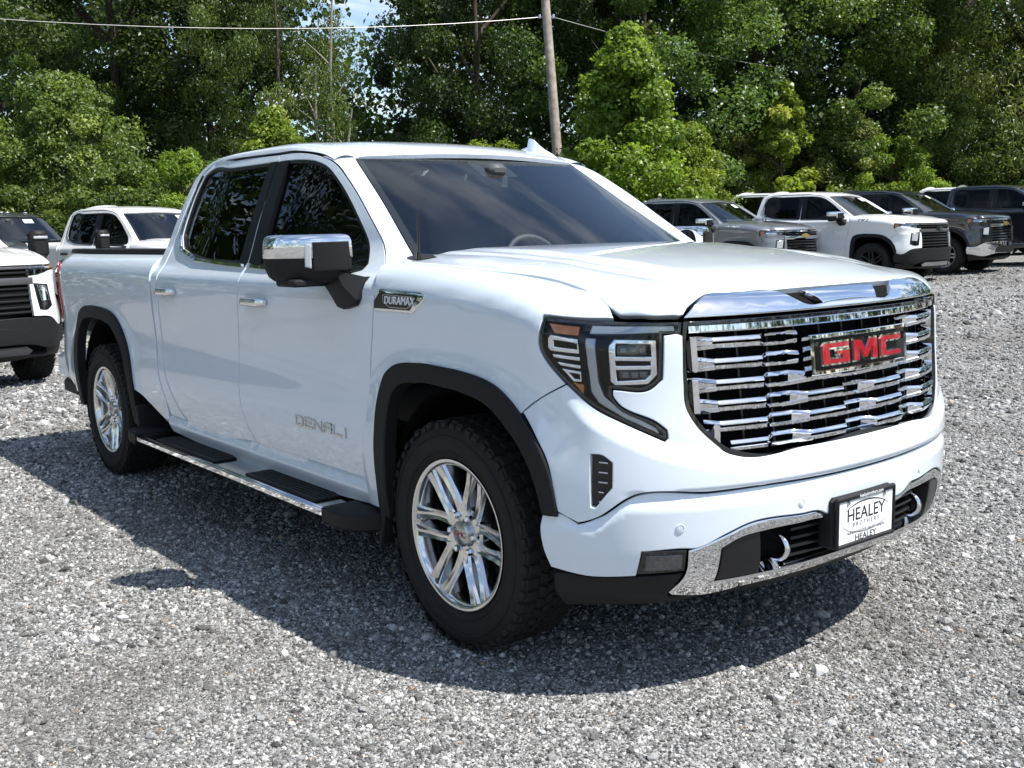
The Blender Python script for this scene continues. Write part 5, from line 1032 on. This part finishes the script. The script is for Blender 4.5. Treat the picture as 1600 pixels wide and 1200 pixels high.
def build_wheel():
    # local: axis along y, outer face towards -y, centre at the origin
    rt, hw = .412, .1375
    prof = [(.252, .105), (.272, .118), (.300, .132), (.335, .1375), (.370, .132), (.392, .120), (.400, .112), (.403, .09), (.404, 0), (.403, -.09), (.400, -.112), (.392, -.120), (.370, -.132), (.335, -.1375), (.300, -.132), (.279, -.122), (.268, -.110), (.262, -.100)]
    side_rings = []
    lib('tyre', lathe(prof, 72, 'y', flip=True), 30)
    B = []
    def blk(a0, a1, y0, y1, r0, r1, skew=0., tap=.12):
        """one tread block between two angles and two widths"""
        V = []
        for r, k in ((r0, 0), (r1, tap)):
            for (a, y) in ((a0, y0), (a1, y0), (a1, y1), (a0, y1)):
                am, ym = (a0+a1)/2, (y0+y1)/2; a_ = am+(a-am)*(1-k)+skew*(y-ym); y_ = ym+(y-ym)*(1-k); V.append((r*math.cos(a_), y_, r*math.sin(a_)))
        return np.array(V), [(4, 5, 6, 7), (0, 4, 7, 3), (1, 2, 6, 5), (0, 1, 5, 4), (3, 7, 6, 2)]
    n = 54; st = 2*math.pi/n
    for i in range(n):
        a = i*st
        for sg in (-1, 1):
            off = 0 if sg < 0 else st*.5
            wide = .0 if i % 2 else .012
            B.append(blk(a+off, a+off+st*.70, sg*.074, sg*(.116+wide), .401, rt-.002)); B.append((lambda V: (np.array([[p[0], p[1], p[2]] for p in V[0]]), V[1]))(blk(a+off, a+off+st*.62, sg*.118, sg*(.1295 if i % 2 else .1335), .380 if i % 2 else .387, .4015, 0, .12)))
            B.append(blk(a+off+st*.2, a+off+st*.9, sg*.036, sg*.070, .401, rt, sg*.9)); B.append(blk(a+off+st*.45, a+off+st*1.10, sg*.003, sg*.032, .401, rt, -sg*.9))
    lib('tread', cat_(*B), 20)
    # raised ring and ribs on the sidewall
    rib = [lathe([(.352, -.1345), (.354, -.1385), (.357, -.1385), (.359, -.1345)], 72, 'y', flip=True), lathe([(.296, -.1315), (.298, -.1345), (.301, -.1345), (.303, -.1320)], 72, 'y', flip=True)]; lib('tyre_rib', cat_(*rib), 30)
    # rim: lip, barrel
    lib('rim_lip', lathe([(.262, -.095), (.266, -.112), (.2715, -.1195), (.2715, -.1235), (.262, -.1235), (.252, -.116), (.246, -.098), (.240, -.03), (.236, .06), (.24, .10)], 96, 'y', flip=True), 40)
    lib('rim_well', lathe([(.238, .00), (.10, .015), (.0, .015)], 48, 'y', flip=True), 40)
    lib('brake_disc', cat_(lathe([(.175, -.02), (.175, .0), (.06, .0)], 48, 'y'), lathe([(.175, -.02), (.09, -.02), (.085, -.04), (.0, -.04)], 48, 'y', flip=True)), 30)
    # Y spoke: stem and two arms, ridge section
    def bar(P, wb, wt, dep, ridge):
        """P path points (r, angle, y face); widths at base/top; sloping shoulders"""
        R = []
        for k, (r, a, y) in enumerate(P):
            c = np.array([r*math.cos(a), 0, r*math.sin(a)]); 
            if k < len(P)-1: r2, a2, _ = P[k+1]; d = np.array([r2*math.cos(a2), 0, r2*math.sin(a2)])-c
            d = d/np.linalg.norm(d); s = np.array([-d[2], 0, d[0]])
            w0 = wb[k]; w1 = wt[k]; R.append([c+s*w0+np.array([0, y+dep[k], 0]), c+s*(w0*.5+w1*.5)+np.array([0, y+.010, 0]), c+s*w1+np.array([0, y, 0]), c+s*w1*.25+np.array([0, y+ridge[k], 0]), c-s*w1*.25+np.array([0, y+ridge[k], 0]), c-s*w1+np.array([0, y, 0]), c-s*(w0*.5+w1*.5)+np.array([0, y+.010, 0]), c-s*w0+np.array([0, y+dep[k], 0])])
        V, F = grid(np.array(R), flip=False); n = len(P); F += [tuple(range(8)), tuple(range((n-1)*8, n*8))[::-1]]; return V, F
    h = math.pi/2; parts = []
    for sg in (-1, 1):
        d = math.radians(22.5)*sg; d2 = math.radians(9.0)*sg; d3 = math.radians(19.5)*sg
        parts.append(bar([(.050, h+math.radians(6)*sg, -.083), (.098, h+d2, -.091), (.145, h+d2*1.6, -.098), (.200, h+d3, -.107), (.254, h+d, -.118)], [.030, .026, .023, .026, .034], [.018, .016, .013, .015, .022], [.05, .05, .05, .055, .05], [.004, .007, .008, .008, .003]))
    parts.append(bar([(.045, h, -.082), (.085, h, -.088), (.118, h, -.088)], [.034, .032, .018], [.026, .024, .010], [.05, .05, .04], [.0, .0, .0]))
    V, F = cat_(*parts)
    lib('spoke', (V, [f[::-1] for f in F]), 18)
    lib('hub', cat_(lathe([(.100, -.05), (.094, -.070), (.072, -.079), (.046, -.081), (.040, -.085), (.0, -.085)], 48, 'y', flip=True)), 30)
    lib('centre_cap', lathe([(.046, -.080), (.046, -.097), (.041, -.101), (.0, -.103)], 40, 'y', flip=True), 40)
    lib('lug', cat_(lathe([(.013, -.060), (.013, -.094), (.009, -.101), (.0, -.102)], 6, 'y', flip=True)), 30)
    SD = np.array([[1, 0, 0, 0], [0, 0, -1, 0], [0, 1, 0, 0], [0, 0, 0, 1.]]); lib('cap_text', xf(text('GMC', .031, .0008, xs=1.05), trn(0, -.1035, 0)@SD))
    # plain wheel for the trucks behind
    sp = []
    for i in range(6):
        a = i*math.pi/3; sp.append(xf((lib_v('spoke')), rot('Y', a)))
    lib('far_wheel_rim', cat_((lib_v('rim_lip')), (lib_v('hub')), *sp), 30)
def lib_v(k):
    me = LIB[k]; return np.array([v.co[:] for v in me.vertices]), [tuple(p.vertices) for p in me.polygons]

def add_wheel(parent, x, side, full=True, rim='alloy', z=.413, turn=0.):
    w_ = empty('wheel', (x, -.865 if side == 'r' else .865, z), 0 if side == 'r' else math.pi, parent)
    w_.rotation_euler.y = turn
    inst('tyre', 'tyre', 'rubber', w_); inst('tread', 'tread', 'rubber', w_)
    if full:
        inst('sidewall_rib', 'tyre_rib', 'rubber', w_); inst('rim', 'rim_lip', rim, w_); inst('barrel', 'rim_well', 'dark', w_); inst('brake_disc', 'brake_disc', 'steel', w_)
        for i in range(6):
            s = inst('spoke', 'spoke', rim, w_); s.rotation_euler = (0, i*math.pi/3, 0)
            l = inst('lug_nut', 'lug', 'chrome', w_); a = i*math.pi/3+math.pi/6; l.location = (.070*math.sin(a), 0, .070*math.cos(a))
        inst('hub', 'hub', rim, w_); c = inst('centre_cap', 'centre_cap', 'satin', w_); inst('cap_letters', 'cap_text', 'red', w_).rotation_euler = (0, -turn, 0)
    else:
        inst('barrel', 'rim_well', 'dark', w_); inst('rim', 'far_wheel_rim', rim, w_)
    return w_
def common(T, paint, glassf='tint', full=True, hero=True, rim='alloy', cap='chrome', handle='chrome', strip='chrome', far=False):
    """parts every crew-cab pickup here has"""
    doors = {}
    for s in 'rl':
        fd = inst('front_door', 'front_door_'+s, paint, T); rd = inst('rear_door', 'rear_door_'+s, paint, T); doors[s] = (fd, rd)
        for o, nm in ((fd, 'front'), (rd, 'rear')):
            inst('window', nm+'_glass_'+s, 'tint_f' if nm == 'front' else 'tint', o); inst('window_seal', nm+'_window_frame_'+s, 'trim_s', o); inst('pillar_cover', 'pillar_%s_%s' % (nm, s), 'pillar', o)
            inst('window_strip', nm+'_strip_'+s, strip, o); inst('handle', 'handle_%s_%s' % (nm, s), handle, o)
        inst('front_fender', 'front_fender_'+s, paint, T); inst('bed_side', 'bed_side_'+s, paint, T); inst('cab_corner', 'cab_corner_'+s, paint, T); inst('rocker_panel', 'rocker_'+s, paint, T)
        inst('inner_shell', 'inner_side_'+s, 'dark', T); inst('arch_moulding', 'arch_front_'+s, 'trim', T); inst('arch_moulding', 'arch_rear_'+s, 'trim', T)
        inst('windscreen_pillar', 'pillar_'+s, paint, T); inst('roof_rail', 'roof_rail_'+s, paint, T); inst('bed_rail', 'bed_rail_'+s, 'trim', T)
        inst('wheel_well', 'liner_front_'+s, 'dark', T); inst('wheel_well', 'liner_rear_'+s, 'dark', T)
        mm = empty('door_mirror', (0, 0, 0), 0, T)
        inst('housing', 'mirror_body_'+s, 'trim', mm); inst('mirror_cap', 'mirror_cap_'+s, cap, mm); inst('front_panel', 'mirror_panel_'+s, 'trim', mm); inst('turn_signal', 'mirror_signal_'+s, 'lamp_w', mm); inst('mirror_arm', 'mirror_arm_'+s, 'trim', mm); inst('housing_foot', 'mirror_foot_'+s, 'trim', mm)
        tl = inst('tail_lamp', 'tail_lamp_'+s, 'gloss', T); inst('lens', 'tail_lamp_red_'+s, 'red_lens', tl); inst('bezel', 'tail_lamp_bezel_'+s, 'gloss', tl)
    inst('roof', 'roof', paint, T); inst('windscreen', 'windscreen', 'glass', T); inst('windscreen_border', 'screen_border', 'ink', T)
    inst('cab_back', 'cab_back', paint, T); inst('rear_window', 'rear_window', 'tint', T); inst('cowl', 'cowl', 'trim', T)
    inst('bed_liner', 'bed_liner', 'trim', T); inst('tailgate', 'tailgate', paint, T); inst('rear_bumper', 'rear_bumper', 'chrome' if not hero else paint, T); inst('rear_step', 'rear_step', 'trim', T)
    inst('chassis', 'chassis', 'dark', T); inst('dashboard', 'dashboard', 'dash', T); inst('steering_wheel', 'steering_wheel', 'dash', T)
    for y in (-.40, .40): inst('seat', 'seat_front', 'seat', T).location = (0, y, 0)
    inst('rear_seat', 'seat_rear', 'seat', T); inst('cabin_floor', 'cabin_floor', 'dash', T); inst('headliner', 'headliner', 'liner', T); inst('inside_mirror', 'rear_view_mirror', 'dash', T)
    for x in (0, -RWB):
        for s in 'rl': add_wheel(T, x, s, full, rim, turn=rnd.uniform(0, 1) if not hero else (0. if x == 0 else .45))
    return doors
build_lib()
HERO = empty('pickup_truck', (0, 0, 0)); tag(HERO, 'large pearl white crew cab pickup with chrome grille and red badge in the foreground', 'pickup truck')
def hero():
    T = HERO; D = common(T, 'white')
    inst('door_name', 'door_name', 'satin', D['r'][0]); inst('door_name', 'door_name_l', 'satin', D['l'][0])
    inst('hood', 'hood', 'white', T); nt_ = inst('nose_trim', 'nose_trim', 'chrome', T); inst('intake_slot', 'nose_slot', 'dark', nt_); inst('intake_tongue', 'nose_tongue', 'chrome', nt_)
    fa = inst('front_fascia', 'fascia', 'white', T)
    for s in 'rl':
        v = inst('side_vent', 'vent_back_'+s, 'trim_s', T); inst('cowl_corner', 'cowl_corner_'+s, 'trim', T)
        for i in range(5): inst('fin', 'vent_fin%d_%s' % (i, s), 'gloss' if i % 2 == 9 else 'satin', v)
        h = inst('headlight', 'lamp_bowl_'+s, 'dark', T); inst('lamp_rim', 'lamp_rim_'+s, 'gloss', h); inst('lens', 'lamp_lens_'+s, 'lens', h)
        inst('amber_reflector', 'amber_top_'+s, 'amber', h); inst('amber_reflector', 'amber_low_'+s, 'amber', h)
        for k in 'abcd': inst('reflector', 'reflector_%s_%s' % (k, s), 'chrome', h)
        inst('running_light', 'guide_top_'+s, 'lamp_w', h); inst('running_light', 'guide_side_'+s, 'lamp_w', h); inst('bezel', 'bezel_'+s, 'chrome', h)
        for k in 'ab': inst('projector', 'projector_%s_%s' % (k, s), 'gloss', h)
        for k in range(6): inst('led_module', 'led%d_%s' % (k, s), 'lens_d', h)
        f = inst('fog_lamp', 'fog_housing_'+s, 'gloss', T); inst('lens', 'fog_lamp_'+s, 'smoke', f)
        inst('bumper_cover', 'bumper_cover_'+s, 'trim_s', T); inst('tow_hook', 'tow_hook_'+s, 'chrome', T)
        for i in range(2): sn = inst('parking_sensor', 'sensor%d_%s' % (i, s), 'white', T); inst('sensor_face', 'sensor_face%d_%s' % (i, s), 'white', sn)
        b = inst('side_emblem', 'side_badge_rim_'+s, 'chrome', T); inst('emblem_face', 'side_badge_'+s, 'trim_s', b); inst('emblem_outline', 'side_outline_'+s, 'satin', b); inst('emblem_letters', 'side_name' if s == 'r' else 'side_name_l', 'plate', b)
        st = inst('side_step', 'step_board_'+s, 'alloy', T); inst('edge_trim', 'step_edge_'+s, 'chrome', st); inst('end_cap', 'step_cap_f_'+s, 'trim', st); inst('end_cap', 'step_cap_r_'+s, 'trim', st); inst('step_bracket', 'step_bracket_'+s, 'steel', st)
        for i in range(2): inst('tread_pad', 'step_pad%d_%s' % (i, s), 'trim', st)
        inst('mud_guard', 'mud_flap_'+s, 'trim', T); inst('mud_guard', 'mud_flap_rear_'+s, 'trim', T); inst('wiper', 'wiper_'+s, 'trim_s', T)
    inst('lower_bumper', 'lower_bumper', 'white', T); inst('bumper_trim', 'bumper_trim', 'chrome', T); inst('bumper_recess', 'bumper_recess', 'dark', T); inst('valance', 'valance', 'trim', T)
    for i in range(4): inst('lower_slat', 'lower_slat%d' % i, 'trim_s', T)
    g = inst('grille', 'grille_back', 'dark', T); inst('grille_rim', 'grille_rim', 'gloss', g); inst('grille_ribs', 'grille_ribs', 'trim_s', g); inst('top_bar', 'grille_top_bar', 'chrome', g)
    for k in range(6):
        for si in range(2 if k < 2 else 1): inst('grille_bar', 'grille_bar%d_%d' % (k, si), 'chrome', g)
    for k in range(3):
        for sd in 'rl': inst('grille_end', 'grille_end%d_%s' % (k, sd), 'chrome', g)
    b = inst('grille_badge', 'badge_plate', 'pillar', T); inst('badge_frame', 'badge_frame', 'chrome', b)
    for i in range(3): inst('badge_letter', 'badge_chrome%d' % i, 'chrome', b); inst('badge_letter_face', 'badge_red%d' % i, 'red', b)
    p = inst('licence_plate', 'plate_face', 'plate', T); inst('plate_bracket', 'plate_bracket', 'trim', p); inst('plate_frame', 'plate_frame', 'trim', p)
    for i, m_ in ((1, 'ink'), (2, 'ink_g'), (3, 'ink_g'), (4, 'ink'), (5, 'plate')): inst('plate_lettering', 'plate_t%d' % i, m_, p)
    inst('plate_swoosh', 'plate_arc', 'ink', p); inst('plate_screws', 'plate_screws', 'satin', p)
    for o in (fa,):
        try: o.cycles.shadow_terminator_geometry_offset = .35
        except Exception: pass
    inst('aerial', 'aerial', 'trim_s', T); inst('roof_fin', 'roof_fin', 'white', T)
M['pillar'] = mat('black applique', (.004, .004, .005), .22, 0, 0, .3)
M['lens_d'] = mat('lamp module glass', (.10, .11, .12), .05, .5, 1.0)
M['smoke'] = mat('smoked lamp lens', (.05, .05, .055), .08, 0, 1.0)
hero()
# ---------------------------------------------------------------- parked pickups behind
def build_far():
    cf_ = [(.62, 1.098), (1.195, 1.103), (1.207, 1.095), (1.1948, 1.0867), (1.1138, 1.0051), (1.2142, .9565), (1.2861, .906), (1.262, .885), (1.213, .8275), (1.167, .7592), (1.147, .6921), (1.134, .615), (1.05, .60), (.86, .69), (.62, .715)]
    lib2('far_cheek', panel(fen, cf_, off=lambda u, v: .012*sst(1.05, .98, v)*(1-sst(1.0, 1.2, u)), depth=.03, bev=.004, res=.03))
    hl = [(.60, 1.192), (.9698, 1.199), (1.2008, 1.2135), (1.2017, 1.1843), (1.204, 1.108), (.60, 1.102)]
    lib2('far_lamp', panel(fen, hl, off=-.018, depth=.01, res=.04)); lib2('far_lens', panel(fen, hl, off=-.001, depth=.002, res=.04)); lib2('far_led', panel(fen, [(.64, 1.186), (1.04, 1.192), (1.06, 1.172), (.64, 1.166)], off=-.008, depth=.01, res=.04, sm=False)); lib2('far_bulb', panel(fen, [(.70, 1.158), (1.06, 1.164), (1.06, 1.122), (.70, 1.118)], off=-.010, depth=.01, res=.04, sm=False)); lib2('far_amber', panel(fen, [(1.10, 1.192), (1.185, 1.20), (1.187, 1.12), (1.10, 1.125)], off=-.008, depth=.01, res=.04, sm=False))
    lib2('far_low', panel(fen, [(.66, 1.03), (.86, 1.01), (.90, .80), (.80, .76), (.70, .77)], off=.016, depth=.01, bev=.004, res=.04)); lib2('far_low_lamp', panel(fen, [(.70, 1.01), (.84, .995), (.86, .86), (.74, .85)], off=.020, depth=.01, bev=.003, res=.04, sm=False))
    lib('far_grille', panel(nose, mir_out([(0, 1.197), (.62, 1.19), (.64, 1.0), (.63, .74), (0, .70)]), off=-.03, depth=.001, res=.06))
    def bar(z, h, o, e, n=40):
        q = np.linspace(-e, e, n); return np.array([nose(q, np.full(n, z-h))+[o-.03, 0, 0], nose(q, np.full(n, z-h))+[o-.004, 0, 0], nose(q, np.full(n, z-h*.6))+[o, 0, 0], nose(q, np.full(n, z+h*.6))+[o, 0, 0], nose(q, np.full(n, z+h))+[o-.004, 0, 0], nose(q, np.full(n, z+h))+[o-.03, 0, 0]])
    lib('far_bar_top', grid(bar(1.180, .012, .004, .62), flip=True), 30); lib('far_bar_mid', grid(bar(1.055, .032, .012, .66), flip=True), 30)
    for i, z in enumerate((1.135, .985, .925, .865, .805, .755)): lib('far_slat%d' % i, grid(bar(z, .010, -.012, .62), flip=True), 30)
    bt = [(-.15, -.022), (-.055, -.022), (-.055, -.045), (.055, -.045), (.055, -.022), (.15, -.022), (.15, .022), (.055, .022), (.055, .045), (-.055, .045), (-.055, .022), (-.15, .022)]
    lib('far_emblem', panel(nose, [(a+.12*b, 1.085+b) for a, b in bt], off=.022, depth=.03, bev=.004, res=.03, sm=False))
    lib('far_bumper', panel(nose, mir_out([(0, .70), (.62, .70), (.84, .675), (1.03, .595), (1.10, .59), (1.17, .60), (1.183, .58), (1.18, .45), (.80, .40), (.6, .44), (0, .45)]), off=.030, depth=.06, bev=.006, res=.04)); lib('far_insert', panel(nose, mir_out([(0, .60), (.40, .60), (.52, .56), (.55, .47), (0, .46)]), off=.032, depth=.02, bev=.002, res=.05))
    lib('far_skid', panel(nose, mir_out([(0, .43), (.52, .43), (.60, .385), (.56, .35), (0, .35)]), off=.012, depth=.03, bev=.004, res=.05, sm=False))
    lib('hood_insert', panel(hood, [(-.25, -.30), (-.25, .30), (.10, .34), (.36, .24), (.30, 0), (.36, -.24), (.10, -.34)], off=.010, depth=.012, res=.05, cen=np.array([-2, 0, -3.])))
    A = [xf(box((0, 0, 0), (.17, .21, .30), .04), trn(-.74, -1.32, 1.40)), xf(box((0, 0, 0), (.16, .20, .10), .03), trn(-.72, -1.28, 1.24)), box((-.68, -1.10, 1.27), (.10, .30, .05), .015), box((-.66, -.98, 1.24), (.14, .06, .14), .02)]; lib2('tow_mirror', cat_(*A), 40); lib2('tow_signal', xf(box((0, 0, 0), (.02, .16, .03), .006), trn(-.648, -1.32, 1.47)), 40)
    lib('roof_lamps', cat_(*[xf(box((0, 0, 0), (.10, .06, .025), .008), trn(-1.32-.08*(y/.5)**2, y, float(roof(-1.32-.08*(y/.5)**2, y)[2])+.010)) for y in (-.5, -.12, 0, .12, .5)]), 40)
    SD = np.array([[1, 0, 0, 0], [0, 0, -1, 0], [0, 1, 0, 0], [0, 0, 0, 1.]])
    lib('fender_name', xf(text('SILVERADO', .060, .003, space=1.25), trn(-.16, float(fen(1.86, 1.30)[1])-.004, 1.292)@SD)); lib('fender_zr', xf(text('ZR2', .085, .003, shear=.3, xs=1.8), trn(-.20, float(fen(1.9, 1.285)[1])-.004, 1.285)@SD))
    q = np.array([[wscreen(np.array(y), np.array(z))+np.array([.004, 0, .002]) for y in (.30, .40, .50)] for z in (1.70, 1.735, 1.77)]); lib('sticker', grid(q), 30)
build_far()
def far_truck(loc, yaw, paint, label, S=(1, 1, 1), bumper='chrome', bars='chrome', hd=False, insert=False, name=None, rim='alloy_grey', lamps=False, cap=None):
    x, y, dz = loc; T = empty('pickup_truck', (x, y, float(zg(x, y))+dz), yaw); T.scale = S; tag(T, label, 'pickup truck', 'pickups parked round the lot')
    common(T, paint, full=False, hero=False, rim=rim, cap=cap or ('chrome' if not hd else 'trim'), handle='chrome' if bars == 'chrome' else 'trim_s', strip='trim_s')
    if hd:
        for c in [o for o in T.children if o.name.startswith('door_mirror')]:
            for g in list(c.children): bpy.data.objects.remove(g)
            bpy.data.objects.remove(c)
        for s in 'rl': mm = inst('door_mirror', 'tow_mirror_'+s, 'trim', T); inst('turn_signal', 'tow_signal_'+s, 'lamp_w', mm)
    inst('hood', 'hood_chev', paint, T); inst('window_sticker', 'sticker', 'plate', T)
    for s in 'rl':
        inst('front_cheek', 'far_cheek_'+s, paint, T); h = inst('headlight', 'far_lamp_'+s, 'gloss', T); inst('lens', 'far_lens_'+s, 'lens', h); inst('running_light', 'far_led_'+s, 'lamp_w', h); inst('reflector', 'far_bulb_'+s, 'chrome', h); inst('amber_reflector', 'far_amber_'+s, 'amber', h)
        l = inst('lower_lamp', 'far_low_'+s, 'gloss', T); inst('reflector', 'far_low_lamp_'+s, 'chrome' if hd else 'lamp_w', l)
    g = inst('grille', 'far_grille', 'dark', T); inst('top_bar', 'far_bar_top', bars, g); inst('cross_bar', 'far_bar_mid', bars, g)
    for i in range(6): inst('slat', 'far_slat%d' % i, 'trim_s' if bars != 'chrome' else 'gloss', g)
    inst('grille_emblem', 'far_emblem', 'gold' if bars == 'chrome' else 'gloss', T); inst('bumper', 'far_bumper', bumper, T); inst('bumper_insert', 'far_insert', 'trim', T); inst('valance', 'valance', 'trim', T)
    if bumper != 'chrome': inst('skid_plate', 'far_skid', 'alloy_grey' if not hd else 'bar_grey', T)
    if insert: inst('hood_insert', 'hood_insert', 'gloss', T)
    if name: inst('fender_lettering', name[0], name[1], T)
    if lamps: inst('roof_lamps', 'roof_lamps', 'lamp_w', T)
    return T
M['gold'] = mat('gold emblem', (.75, .52, .16), .25, .9)
M['bar_grey'] = mat('dark grey bar', (.10, .10, .105), .35, .4)
far_truck((-10.95, 14.85, 0), .11, 'grey', 'grey metallic pickup just beyond the foreground hood', name=('fender_name', 'chrome'))
far_truck((-9.25, 16.97, 0), .072, 'white_hd', 'white pickup with black hood insert and black front bumper on the right', bumper='trim', bars='bar_grey', insert=True, name=('fender_zr', 'ink'), cap='chrome', rim='trim_s')
far_truck((-9.40, 20.0, 0), .11, 'black_paint', 'black pickup with chrome front bumper right of the white one')
far_truck((-8.3, 23.3, 0), .13, 'navy', 'navy black pickup cut off by the right edge of the photo')
far_truck((-14.5, 22.3, 0), .08, 'white_hd', 'white pickup mostly hidden behind the white one, only its roof showing', S=(1, 1, 1.10))
far_truck((-12.2, 28.5, 0), .10, 'white_hd', 'white pickup hidden behind the two black ones, only its roof showing', S=(1, 1, 1.06))
far_truck((-10.0, -.75, 0), .10, 'white_hd', 'white heavy duty pickup with black grille cut off by the left edge', S=(1.04, 1.04, 1.12), bumper='trim', bars='bar_grey', hd=True)
far_truck((-15.4, 4.4, 0), .23, 'white_hd', 'white heavy duty crew cab behind the bed of the foreground truck', S=(1.05, 1.05, 1.17), bumper='trim', bars='bar_grey', hd=True)
far_truck((-20.0, 2.7, .2), .10, 'dark_grey', 'dark grey pickup with roof lamps at the left behind the white ones', S=(1.05, 1.05, 1.15), hd=True, lamps=True)
